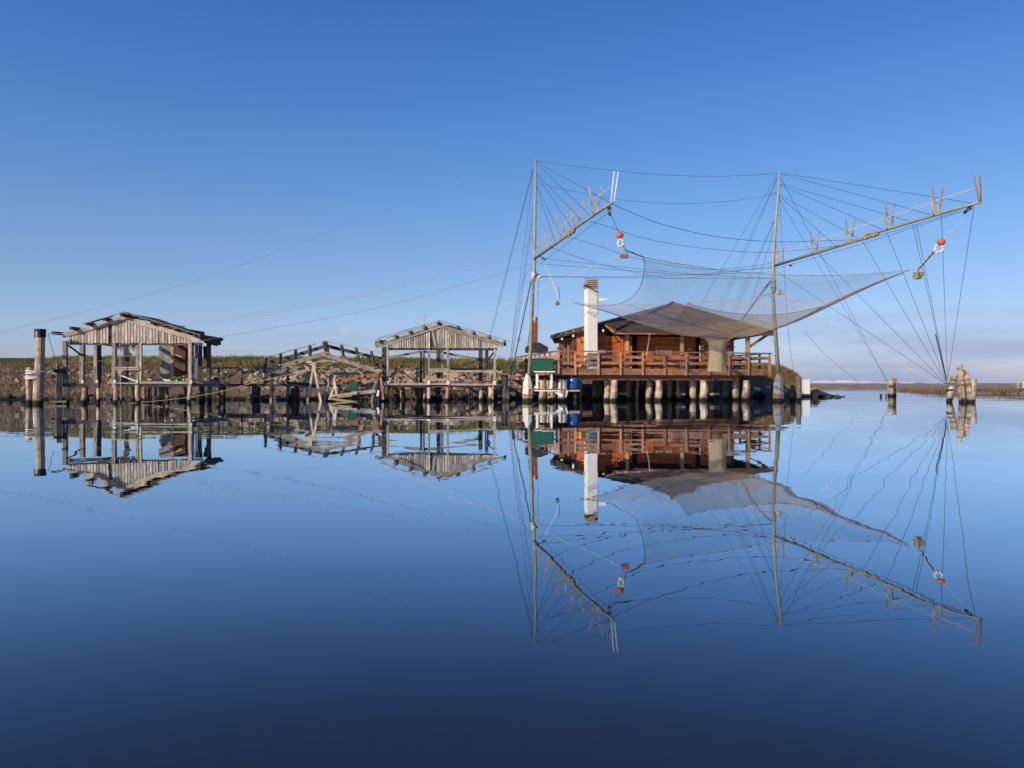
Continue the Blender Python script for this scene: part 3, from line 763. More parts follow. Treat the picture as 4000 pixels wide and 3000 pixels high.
# ------------------------------------------------------------------ first hut (far left)
def first_hut():
    d = 33.2
    t = empty('fishing_hut', G(500, 34.5), 'derelict grey timber fishing hut on stilts with a vertical board gable, beside the tallest pile', 'fishing hut')
    L0, AP, R0 = (245, 1311), (485, 1243), (782, 1328)
    ls, rs = seg(L0, AP), seg(AP, R0)
    roof = lambda x: (ls(x) if x < AP[0] else rs(x)) + 1
    gable(t, 268, 752, roof, 1341, d, 40, missing=(13,), slip={29: 3})
    m = MB(); m.poly([W(270, 1306, d + .06), W(485, 1250, d + .06), W(750, 1322, d + .06), W(750, 1337, d + .06), W(270, 1337, d + .06)], .02, nrm=(0, -1, 0)); m.build('gap_shade_sheet', 'dark', t)  # added dark sheet, its colour stands for shade between the boards
    B('barge_board', 'pale', t, W(*L0, d - .04), W(*AP, d - .04), .19, .045, tint=.45, segs=3, bow=.01)
    B('barge_board', 'pale', t, W(*AP, d - .045), W(*R0, d - .045), .19, .045, tint=.55, segs=3, bow=.01)
    B('tie_beam', 'dark', t, W(250, 1341, d + .09), W(790, 1344, d + .09), .12, .1)
    B('under_plank', 'grey', t, W(380, 1343, d + .3), W(452, 1352, d + 1.6), .3, .04)
    for (x, y) in ((622, 452), (835, 396), (1025, 345), (1225, 290), (1432, 240)):
        p = W(*r1(x, y), d - .38); B('purlin', 'dark', t, p, V((p.x, d + 2.9, p.z)), .13, .13, tint=rnd(.3, .7))
    for (x, y) in ((430, 330), (690, 400), (930, 480)):
        p = W(*r2(x, y), d - .25); B('purlin', 'dark', t, p, V((p.x, d + 2.9, p.z)), .13, .13)
    B('roof_batten', 'grey', t, W(*r1(965, 346), d - .4), W(*r1(1462, 206), d - .4), .045, .07)
    B('roof_batten', 'grey', t, W(*r1(1080, 330), d - .3), W(*r1(1330, 258), d - .3), .04, .06)
    # what is left of the covering on the slope towards the second hut
    m = MB(); A, E = W(484, 1220, d - .4), W(786, 1313, d - .1)
    A2 = V((A.x, d + 2.7, A.z)); E2 = W(862, 1329, 35.7)
    for i in range(13):
        k0, k1 = i / 13, (i + 1.02) / 13; o = V((0, 0, rnd(-.012, .012))); f = V((0, rnd(-.12, .1), 0))
        p, q, p2, q2 = A.lerp(E, k0), A.lerp(E, k1), A2.lerp(E2, k0), A2.lerp(E2, k1)
        m.poly([p + o + f, q + o + f, q2 + o - f, p2 + o - f], .05, nrm=(.28, 0, .96))
    m.build('roof_covering', 'roof', t)
    B('roof_batten', 'grey', t, W(484, 1217, d - .42), W(782, 1308, d - .2), .035, .1, tint=.3)
    B('eave_board', 'dark', t, W(790, 1327, d), W(858, 1344, 35.7), .13, .1)
    B('rafter', 'dark', t, W(800, 1334, d + 1.6), W(850, 1347, d + 1.6), .14, .1)
    B('rafter', 'dark', t, W(390, 1328, d + 2.7), W(603, 1267, d + 2.7), .14, .08); B('rafter', 'dark', t, W(603, 1267, d + 2.7), W(862, 1338, d + 2.7), .14, .08)
    # posts: front row, then the ones behind
    for px, w, y0, y1, dd, mt, tn in ((256, 14, 1332, 1503, d + .1, 'grey', .2), (447, 14, 1341, 1515, d + .03, 'grey', .35), (537, 10, 1341, 1500, d + .12, 'grey', .4), (549, 9, 1341, 1490, d + .03, 'pale', .5),
                                     (744, 13, 1341, 1502, d + .02, 'pale', .35), (322, 15, 1345, 1498, 35.0, 'grey', .35), (376, 13, 1348, 1498, 36.4, 'grey', .5), (388, 11, 1348, 1498, 36.6, 'dark', .5),
                                     (675, 10, 1345, 1482, 35.8, 'pale', .3), (816, 13, 1342, 1490, 35.0, 'dark', .6), (497, 9, 1400, 1482, 36.3, 'dark', .6)):
        B('post', mt, t, W(px, y1, dd), W(px + rnd(-1.5, 1.5), y0, dd), w * dd / F, w * dd / F * 1.05, tint=tn, segs=3, bow=.012)
    B('bracket', 'dark', t, W(813, 1350, 34.8), W(818, 1352, 34.8), .16, .12)
    B('brace', 'dark', t, W(265, 1347, d + .3), W(316, 1386, 34.9), .09, .07); B('cross_piece', 'dark', t, W(308, 1386, 34.95), W(336, 1388, 34.95), .05, .12)
    B('iron_box', 'black', t, W(245, 1395, d), W(254, 1395, d), .16, .14)
    # floor: bare edge beams at the open end, boards at the other
    B('edge_beam', 'dark', t, W(250, 1504, d), W(388, 1504, d), .12, .14); B('edge_beam', 'dark', t, W(250, 1504, d + .1), W(290, 1500, d + 3.4), .12, .14)
    B('edge_beam', 'dark', t, W(436, 1505, d + .08), W(760, 1505, d + .08), .13, .14)
    B('edge_board', 'pale', t, W(432, 1496, d - .02), W(540, 1498, d - .02), .05, .08, tint=.4); B('edge_board', 'pale', t, W(545, 1494, d - .02), W(742, 1495, d - .02), .10, .06, tint=.2)
    m = MB()
    for i in range(22):
        x = 440 + i * 16.5
        m.beam(W(x, 1496.5, d + .1), W(x, 1496.5, d + .1) + V((rnd(-.05, .05), rnd(2.8, 3.6), rnd(0, .015))), .165, .03)
    m.build('deck', 'grey', t)
    B('edge_beam', 'bluegrey', t, W(752, 1504, d + .2), W(852, 1505, 35), .14, .14); B('edge_board', 'grey', t, W(770, 1493, d + .5), W(852, 1494, 35), .09, .05)
    for px, dd, r, zt in ((265, d, .10, .78), (328, d + .1, .105, .78), (381, d + .1, .085, .78), (452, d, .10, .78), (540, d, .115, .78), (743, d, .098, .8)):
        MB().log(G(px, dd, -.6), G(px, dd, zt), r, r * .92, n=10, segs=6, lump=.1, bend=.04, tint=rnd(.5, .95)).build('stilt', 'pile', t)
    for px, dd, r in ((516, 36.2, .13), (568, 36.4, .1), (586, 36.6, .1), (627, 36.2, .09), (652, 36.6, .09), (725, 36, .08), (787, 35.6, .12), (822, 35.6, .11), (338, 36.3, .09)):
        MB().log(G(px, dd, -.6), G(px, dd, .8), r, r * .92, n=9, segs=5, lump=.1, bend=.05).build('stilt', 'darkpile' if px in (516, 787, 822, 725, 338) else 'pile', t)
    for px in (470, 492, 606, 641): B('prop', 'darkpile', t, G(px, 35.2, -.4), G(px + rnd(-6, 6), 35.2, .8), .06, .06)
    # panels still hanging at the back
    m = MB(); y0, y1 = 1346, 1480
    pts = [(622, 1345), (668, 1347), (668, 1480), (626, 1480), (623, 1466), (627, 1450), (621, 1422), (629, 1416), (633, 1404), (621, 1396), (620, 1372)]
    m.poly([W(x, y, 36.2) for x, y in pts], .04, nrm=(0, -1, 0)); m.build('back_panel', 'greypanel', t)
    m = MB(); m.poly([W(x, y, 36.3) for x, y in ((680, 1346), (757, 1346), (757, 1458), (738, 1466), (680, 1472))], .04, nrm=(0, -1, 0)); m.build('back_panel', 'brown_panel', t)
    B('loose_lath', 'honey', t, W(678, 1384, 36.2), W(720, 1397, 36.2), .05, .03); B('loose_lath', 'pale', t, W(644, 1393, 36.1), W(684, 1406, 36.1), .05, .03)
    B('side_plank', 'bluegrey', t, W(768, 1348, 34.2), W(768, 1482, 34.2), .13, .06); B('side_plank', 'dark', t, W(783, 1348, 34.8), W(781, 1482, 34.8), .15, .05, tint=.1)
    for i in range(3): B('hanging_board', 'dark', t, W(797 + i * 3, 1352, 34.9 + i * .1), W(799 + i * 5, 1395 + i * 8, 34.9 + i * .1), .09, .03, tint=.3)
    m = MB()
    for i in range(46):
        p = W(456 + i * 1.7, 1341, 33.35); L = abs(math.sin(i * .5)) * .2 + rnd(.05, .16) + (.25 if 12 < i < 20 else 0)
        m.beam(p, p + V((rnd(-.04, .04), rnd(-.05, .2), -L)), .02, .02)
    m.build('hanging_straw', 'thatch', t)
    m = MB(); m.poly([W(x, y, 35.5) for x, y in ((490, 1347), (500, 1360), (504, 1380), (512, 1378), (512, 1388), (505, 1392), (501, 1428), (492, 1434), (484, 1424), (488, 1395), (486, 1372), (480, 1350))], .05, nrm=(0, -1, 0))
    m.build('hanging_sack', 'black', t)
    # rails and a loose white lath in the middle bay
    B('rail', 'pale', t, W(441, 1436, d - .06), W(540, 1435, d - .06), .05, .05, tint=.4); B('rail', 'pale', t, W(439, 1443, d - .06), W(545, 1443, d - .06), .055, .05, tint=.3)
    B('loose_lath', 'whitepaint', t, W(474, 1467, d - .1), W(528, 1488, d - .1), .045, .03)
    B('back_board', 'dark', t, W(450, 1482, 36.3), W(530, 1482, 36.3), .28, .04)
    for px, py in ((322, 1491), (378, 1490), (447, 1490), (534, 1490), (745, 1492)): plate(t, px, py, d - .08 if px > 400 else (34.85 if px < 350 else 36.2), .11)
    plate(t, 256, 1489, d - .03, .09)
    return t
first_hut()
m = MB(); c = W(714, 1484, 34.6)
for k in range(7): m.tube([c + V((-.5 + .15 * k, -.2, 0)), c + V((-.35 + .13 * k, 0, .10 + .03 * math.sin(k))), c + V((-.3 + .15 * k, .3, .02))], .06, n=6)
tag(m.build('crumpled_tarp', 'lime'), 'crumpled lime green tarp on the floor of the first hut', 'tarp')
for (x0, y0, x1, y1, mt, dd, lb) in ((574, 1489, 636, 1486, 'pale', 34.2, 'pale loose plank lying on the first hut deck beside the empty bay'), (640, 1484, 700, 1488, 'whitepaint', 34.5, 'whitish plank on the first hut deck in front of the grey panel'), (682, 1480, 752, 1462, 'honey', 35.6, 'tan plank leaning at the foot of the brown back panel')):
    tag(B('loose_plank', mt, None, W(x0, y0, dd), W(x1, y1, dd), .06, .2), lb, 'plank')

# ------------------------------------------------------------------ footbridge behind the huts
def footbridge():
    d = 39.0
    t = empty('footbridge', G(1100, d), 'dark timber footbridge with braced handrail running behind the collapsed hut', 'footbridge')
    B('deck_beam', 'dark', t, W(845, 1504, d), W(1225, 1504, d), .13, .9, tint=.5); B('deck_beam', 'bluegrey', t, W(1225, 1506, d), W(1665, 1507, d + 1.5), .13, .9, tint=.2)
    B('handrail', 'dark', t, W(795, 1438, 37), W(855, 1438, d), .07, .06); B('handrail', 'dark', t, W(855, 1437, d), W(1060, 1438, d), .08, .06); B('handrail', 'grey', t, W(1240, 1440, d), W(1650, 1441, d + 1.5), .06, .06)
    for px in (854, 945, 1036, 1125): B('post', 'dark', t, W(px, 1500, d), W(px, 1439, d), .09, .08)
    for px in (1562, 1628): B('post', 'grey', t, W(px, 1505, d + 1.2), W(px, 1444, d + 1.2), .09, .08)
    for a, b in (((858, 1495), (941, 1442)), ((1038, 1497), (1062, 1486)), ((1523, 1475), (1553, 1448)), ((1568, 1448), (1626, 1494))):
        B('brace', 'dark', t, W(*a, d + .05), W(*b, d + .05), .08, .06)
    MB().log(G(999, d - .3, -.6), G(999, d - .3, .74), .205, .195, n=14, segs=6, lump=.04, bend=.01, tint=.3).build('stilt', 'darkpile', t)
    for px, r in ((853, .12), (875, .12), (1128, .1), (1160, .11), (1573, .1), (1640, .1)):
        MB().log(G(px, d, -.6), G(px, d, .76), r, r, n=9, segs=5, tint=rnd(.2, .6)).build('stilt', 'darkpile', t)
footbridge()
m = MB(); c = W(1001, 1458, 38.85)
m.tube([c + V((math.cos(k * 6.2832 / 28) * .205, 0, math.sin(k * 6.2832 / 28) * .205)) for k in range(29)], .02, n=6, caps=False)
tag(m.build('hoop', 'black'), 'black hoop hanging from the footbridge handrail', 'hoop')

# ------------------------------------------------------------------ collapsed hut
def collapsed_hut():
    d = 37.4
    t = empty('collapsed_hut', G(1280, 38), 'collapsed grey timber hut, bare sagging roof frame over broken planks', 'fishing hut')
    Z = r3
    S(t, 'rafter', 'grey', Z, (405, 918), (1125, 692), .21, .07, d, segs=4, bow=.04, tint=.45)
    S(t, 'rafter', 'grey', Z, (1120, 712), (1785, 915), .2, .07, d, segs=4, bow=.05, tint=.35)
    S(t, 'rafter', 'dark', Z, (430, 812), (1110, 612), .18, .06, d + 2.6, segs=3, bow=.03, tint=.8)
    S(t, 'rafter', 'dark', Z, (1150, 612), (1840, 772), .18, .06, d + 2.6, segs=3, bow=.03, tint=.6)
    S(t, 'roof_batten', 'grey', Z, (393, 748), (1008, 582), .04, .06, d + .9); S(t, 'roof_batten', 'grey', Z, (1072, 568), (1125, 550), .04, .06, d + .9); S(t, 'roof_batten', 'grey', Z, (1120, 552), (1800, 688), .04, .06, d + .9)
    for (a, b, c) in (((402, 915), (415, 750), 0), ((575, 835), (593, 702), 1), ((760, 790), (768, 652), 1), ((940, 718), (936, 605), 0), ((1125, 690), (1103, 562), 1), ((1150, 692), (1128, 558), 1), ((1335, 748), (1308, 592), 1), ((1520, 808), (1482, 630), 1), ((1697, 862), (1658, 668), 1)):
        p, q = Z(*a), Z(*b)
        o = B('purlin', 'dark', t, W(*p, d - .06), W(*q, d + 2.4), .1, .13, tint=.5)
        if c: MB().beam(W(p[0], p[1] + 3, d - .12), W(p[0] + .3, p[1] - 3, d - .08), .1, .06).build('rusty_end', 'rustbright', o)
    S(t, 'collar_beam', 'grey', Z, (960, 782), (1310, 788), .16, .06, d + .15, w2=.08, tint=.5)
    S(t, 'broken_beam', 'grey', Z, (520, 962), (905, 898), .17, .06, d + .3, segs=3, bow=.05, tint=.5); S(t, 'broken_beam', 'grey', Z, (660, 850), (880, 880), .17, .05, d + .5, tint=.4)
    S(t, 'cross_beam', 'grey', Z, (1030, 878), (1710, 882), .07, .07, d + 1.6); S(t, 'cross_beam', 'grey', Z, (1210, 935), (1720, 925), .13, .06, d + 1.2, tint=.3); S(t, 'broken_beam', 'grey', Z, (1480, 888), (1560, 940), .1, .05, d + .8)
    for a, b, w, tn in (((985, 800), (912, 1255), .1, .55), ((980, 830), (1068, 1265), .105, .85)):
        S(t, 'strut', 'pale', Z, b, a, w, .09, d - .15 if tn > .8 else d, tint=tn)
    S(t, 'post', 'grey', Z, (478, 1290), (490, 940), .12, .11, d, tint=.7); S(t, 'post', 'dark', Z, (493, 975), (495, 925), .16, .14, d)
    S(t, 'post', 'dark', Z, (938, 1060), (942, 880), .1, .1, d + 1, tint=.2); S(t, 'post', 'dark', Z, (985, 1100), (1000, 880), .17, .15, d + .6, tint=.4)
    S(t, 'post', 'pile', Z, (880, 1290), (880, 1090), .15, .15, d + .4); S(t, 'post', 'dark', Z, (670, 1230), (682, 1068), .12, .1, d, tint=.9); S(t, 'post', 'pale', Z, (700, 1180), (700, 1090), .06, .06, d, tint=.2)
    S(t, 'post', 'dark', Z, (785, 1290), (785, 1110), .2, .2, d + 1, tint=.1); S(t, 'post', 'dark', Z, (735, 1290), (735, 1100), .12, .12, d + 1, tint=.1)
    S(t, 'strut', 'grey', Z, (1110, 1255), (1215, 810), .1, .09, d + .5, tint=.4); S(t, 'strut', 'dark', Z, (1090, 990), (1150, 1060), .1, .08, d + .6)
    S(t, 'strut', 'pale', Z, (1235, 950), (1212, 1070), .09, .07, d - .05, tint=.6); S(t, 'strut', 'pale', Z, (1255, 1205), (1228, 1010), .085, .07, d - .2, tint=.9); S(t, 'strut', 'pale', Z, (1165, 1240), (1245, 1030), .1, .07, d - .1, tint=.75)
    S(t, 'rusty_beam', 'rusty', Z, (1250, 1028), (1775, 942), .2, .2, d - .1, tint=.6, segs=3, bow=.03)
    for x, y in ((1262, 1012), (1490, 985), (1560, 962), (1738, 932)): B('iron_fitting', 'rustbright', t, W(*Z(x - 18, y), d - .25), W(*Z(x + 18, y - 6), d - .25), .09, .06)
    S(t, 'fallen_plank', 'pale', Z, (1195, 1195), (1500, 1160), .11, .3, d - .4, tint=.5); S(t, 'fallen_plank', 'grey', Z, (1430, 1165), (1715, 1140), .16, .2, d - .3, tint=.7); S(t, 'fallen_plank', 'pale', Z, (1270, 1212), (1440, 1195), .06, .3, d - .5)
    S(t, 'fallen_plank', 'ochre', Z, (1170, 1225), (1500, 1275), .10, .2, d - .6, tint=.4); S(t, 'fallen_plank', 'dark', Z, (1225, 1230), (1640, 1195), .16, .5, d, tint=.2)
    S(t, 'fallen_plank', 'dark', Z, (665, 1062), (930, 1082), .09, .6, d + .4); S(t, 'fallen_plank', 'dark', Z, (700, 1040), (935, 1052), .1, .5, d + .8)
    for i in range(7): S(t, 'leaning_plank', 'pale' if i % 2 else 'grey', Z, (1660 + i * 13, 1275), (1690 + i * 9, 1130), .085, .05, d - .3 + i * .05, tint=rnd(.3, .9), segs=3, bow=.05)
    for i in range(5): S(t, 'leaning_plank', 'grey', Z, (1675 + i * 18, 1130), (1745 + i * 8, 965), .08, .05, d - .1 + i * .05, tint=rnd(.3, .8), segs=2, bow=.03)
    S(t, 'leaning_plank', 'whitepaint', Z, (1732, 1200), (1745, 1130), .09, .04, d - .45); S(t, 'leaning_plank', 'rail', Z, (1800, 1240), (1770, 960), .1, .06, d - .1)
    for i in range(4): S(t, 'leaning_plank', 'grey', Z, (1590 + i * 25, 1130), (1625 + i * 18, 1010), .08, .05, d + .6)
    m = MB(); m.poly([W(*Z(x, y), d - .08 + (y - 1040) * .003) for x, y in ((1390, 1045), (1498, 1038), (1480, 1140), (1430, 1150), (1372, 1118))], .03, nrm=(0, -1, 0)); m.build('fallen_panel', 'greenboard', t)
    m = MB()
    for i in range(9):
        y = 798 + i * 27
        if i == 3: continue
        m.beam(W(*Z(880 + rnd(-8, 8) - i, y), d + .9), W(*Z(950 + (60 if i < 3 else -12), y + 3), d + .9), .15, .03, tint=.9)
    m.build('slatted_panel', 'pale', t)
collapsed_hut()

# ------------------------------------------------------------------ second hut
def second_hut():
    d = 37.6
    t = empty('fishing_hut', G(1715, 39), 'open grey timber hut on stilts with bare bays, beside the collapsed hut', 'fishing hut')
    Z = r4
    A0, AP, R0 = Z(208, 612), Z(958, 372), Z(1712, 592)
    ls, rs = seg(A0, AP), seg(AP, R0)
    gable(t, Z(340, 0)[0], Z(1636, 0)[0], lambda x: (ls(x) if x < AP[0] else rs(x)) + 2, Z(0, 632)[1], d, 46, missing=(18, 19), slip={20: 6})
    m = MB(); m.poly([W(*Z(345, 585), d + .06), W(*Z(955, 410), d + .06), W(*Z(1625, 590), d + .06), W(*Z(1625, 622), d + .06), W(*Z(345, 622), d + .06)], .02, nrm=(0, -1, 0)); m.build('gap_shade_sheet', 'dark', t)  # same added sheet here, painting shade into the gaps of this gable
    S(t, 'loose_board', 'board', Z, (912, 622), (872, 415), .13, .03, d - .05, tint=.2)
    B('barge_board', 'grey', t, W(*A0, d - .04), W(*AP, d - .04), .19, .05, tint=.3, segs=3, bow=.012); B('barge_board', 'grey', t, W(*AP, d - .045), W(*R0, d - .045), .19, .05, tint=.3, segs=3, bow=.012)
    S(t, 'roof_batten', 'grey', Z, (222, 522), (962, 306), .045, .06, d - .12, tint=.6); S(t, 'roof_batten', 'grey', Z, (955, 308), (1748, 546), .045, .06, d - .12, tint=.5)
    S(t, 'roof_batten', 'grey', Z, (330, 515), (960, 330), .04, .06, d + 3.0); S(t, 'roof_batten', 'grey', Z, (960, 330), (1640, 540), .04, .06, d + 3.0)
    for (x, y) in ((240, 548), (425, 490), (595, 436), (768, 382), (942, 336), (1162, 384), (1345, 440), (1535, 492), (1722, 552)):
        p = W(*Z(x, y), d - .22); B('purlin', 'grey' if x != 942 else 'dark', t, p, V((p.x, d + 3.2, p.z)), .12, .13, tint=rnd(.1, .4))
    m = MB(); m.poly([W(*Z(870, 350), d + .2), W(*Z(1100, 368), d + .2), W(*Z(1290, 432), d + 2.2), W(*Z(1150, 380), d + 2.6)], .03, nrm=(.2, -.2, .9)); m.build('roof_sheet', 'whitepaint', t)
    S(t, 'eave_block', 'grey', Z, (195, 572), (330, 560), .2, .1, d + .1, tint=.1); S(t, 'eave_block', 'grey', Z, (205, 610), (300, 590), .12, .3, d + .4, tint=.1)
    S(t, 'tie_beam', 'dark', Z, (345, 640), (1632, 645), .14, .12, d + .12)
    S(t, 'rafter', 'dark', Z, (345, 600), (958, 400), .14, .08, d + 3.0); S(t, 'rafter', 'dark', Z, (958, 400), (1640, 610), .14, .08, d + 3.0)
    S(t, 'brace', 'grey', Z, (355, 745), (735, 675), .12, .05, d + 3.1, tint=.2); S(t, 'brace', 'grey', Z, (775, 678), (1000, 682), .1, .05, d + 3.1); S(t, 'brace', 'grey', Z, (1005, 688), (1430, 768), .12, .05, d + 3.1, tint=.2)
    for x, w, y0, y1, dd, mt, tn in ((343, 25, 622, 1030, d, 'grey', .8), (832, 24, 632, 1025, d, 'grey', .5), (1056, 26, 632, 1028, d, 'grey', .45), (1604, 25, 640, 1030, d, 'grey', .9), (303, 46, 610, 1080, d + 1.2, 'dark', .3),
                                     (738, 24, 670, 1040, d + 3, 'dark', .2), (773, 17, 630, 1000, d + 3.1, 'grey', .5), (946, 44, 632, 1020, d + 2.9, 'dark', .5), (986, 24, 632, 1000, d + 2.8, 'grey', .4), (1440, 46, 655, 1025, d + 3, 'dark', .3), (1500, 18, 650, 890, d + 2, 'grey', .4), (1524, 20, 650, 890, d + 2.2, 'pale', .3)):
        ww = w * .33146 * dd / F
        S(t, 'post', mt, Z, (x, y1), (x + rnd(-3, 3), y0), ww, ww, dd, segs=3, bow=.012, tint=tn)
    S(t, 'knee_brace', 'dark', Z, (1590, 685), (1530, 770), .08, .06, d + 1.5); S(t, 'knee_brace', 'dark', Z, (205, 840), (320, 740), .1, .08, d + .6); S(t, 'side_plank', 'grey', Z, (1505, 1020), (1600, 900), .08, .04, d + 1)
    S(t, 'tall_lath', 'pale', Z, (777, 385), (775, 245), .075, .04, d + .1, tint=.5)
    S(t, 'rail', 'grey', Z, (825, 897), (1082, 893), .19, .05, d - .07, tint=.4); S(t, 'rail', 'grey', Z, (1082, 907), (1645, 903), .11, .05, d - .05, tint=.7); S(t, 'rail', 'pale', Z, (838, 1005), (1050, 1003), .1, .05, d - .03, tint=.3)
    S(t, 'rail', 'dark', Z, (1090, 880), (1410, 882), .1, .1, d + 2.5, tint=.9); S(t, 'rail', 'grey', Z, (1530, 820), (1600, 830), .2, .04, d + 1.5, tint=.4)
    S(t, 'edge_board', 'pale', Z, (310, 1058), (830, 1058), .1, .06, d - .02, tint=.25); S(t, 'edge_board', 'pale', Z, (835, 1055), (1050, 1055), .09, .06, d - .02, tint=.2); S(t, 'edge_board', 'pale', Z, (1055, 1062), (1618, 1062), .1, .06, d - .02, tint=.3)
    S(t, 'edge_beam', 'dark', Z, (315, 1082), (1615, 1082), .12, .12, d + .12)
    m = MB()
    for i in range(34):
        x = 350 + i * 37.5; p = W(*Z(x, 1052), d + .05)
        if i in (16, 17, 25): continue
        m.beam(p, p + V((rnd(-.03, .03), rnd(2.7, 3.2), rnd(0, .02))), .148, .03)
    m.build('deck', 'grey', t)
    for x, r, dd, mt, zt in ((335, .15, d + .2, 'darkpile', .72), (830, .105, d, 'pile', .66), (1048, .1, d, 'pile', .68), (1447, .105, d + .4, 'pile', .68), (1560, .12, d, 'pile', .68), (1587, .05, d - .1, 'pile', .72), (940, .12, d + 2.5, 'darkpile', .66), (515, .1, d + 2.2, 'pile', .5), (745, .17, d + 2.4, 'darkpile', .7), (695, .1, d + 2.4, 'darkpile', .7), (778, .07, d + .6, 'pile', .68), (1010, .07, d + 1, 'pile', .3), (1495, .12, d + 2.4, 'darkpile', .66)):
        px = Z(x, 0)[0]
        MB().log(G(px, dd, -.6), G(px, dd, zt), r, r * .93, n=10, segs=6, lump=.1, bend=.04, tint=rnd(.4, .95)).build('stilt', mt, t)
    for x in (335, 828, 1053, 1604): plate(t, *Z(x, 1042), d - .09, .15)
second_hut()
m = MB()
for i, (x0, x1, y, mt) in enumerate(((1155, 1310, 1038, 'whitepaint'),)):
    m.beam(W(*r4(x0, y + 2), 38.6), W(*r4(x1, y - 2), 38.8), .05, .2)
tag(m.build('loose_plank', 'whitepaint'), 'white painted plank lying on the second hut deck', 'plank')
for x0, x1, y, lb in ((1080, 1240, 1022, 'dark plank propped across the second hut deck in front of the boulders'), (1330, 1560, 1024, 'long brown board lying along the back of the second hut deck')):
    tag(B('loose_plank', 'rail', None, W(*r4(x0, y + 8), 39.4), W(*r4(x1, y), 39.6), .06, .2), lb, 'plank')

# anchor pile with its thick turnbuckle stay
t = empty('anchor_pile', G(1972, 38), 'squat dark anchor pile with a patchy pale coating, between the second hut and the house', 'anchor pile')
MB().log(G(1973, 38, -.6), W(1972, 1470, 38), .15, .14, n=12, segs=6, lump=.05, bend=.01).build('log', 'darkconc', t)
MB().lathe(W(1972, 1472, 38), [(.17, 0), (.17, .08), (.1, .1)], n=12).build('cap', 'black', t)
MB().log(G(1981, 37.4, -.6), G(1984, 37.4, .5), .12, .07, n=9, segs=4).build('side_stub', 'darkpile', t)

# ------------------------------------------------------------------ the red-brown fishing house on its platform
A0 = V((2.08, 36.5, 0)); UX = V((.9755, .2198, 0)); VX = V((-.2198, .9755, 0))
ROT = math.atan2(UX.y, UX.x)
def H(s, t, z): return A0 + UX * s + VX * t + V((0, 0, z))
def s_at(px, t):
    k = (px - 2000) / F
    return (k * (A0.y + t * VX.y) - A0.x - t * VX.x) / (UX.x - k * UX.y)

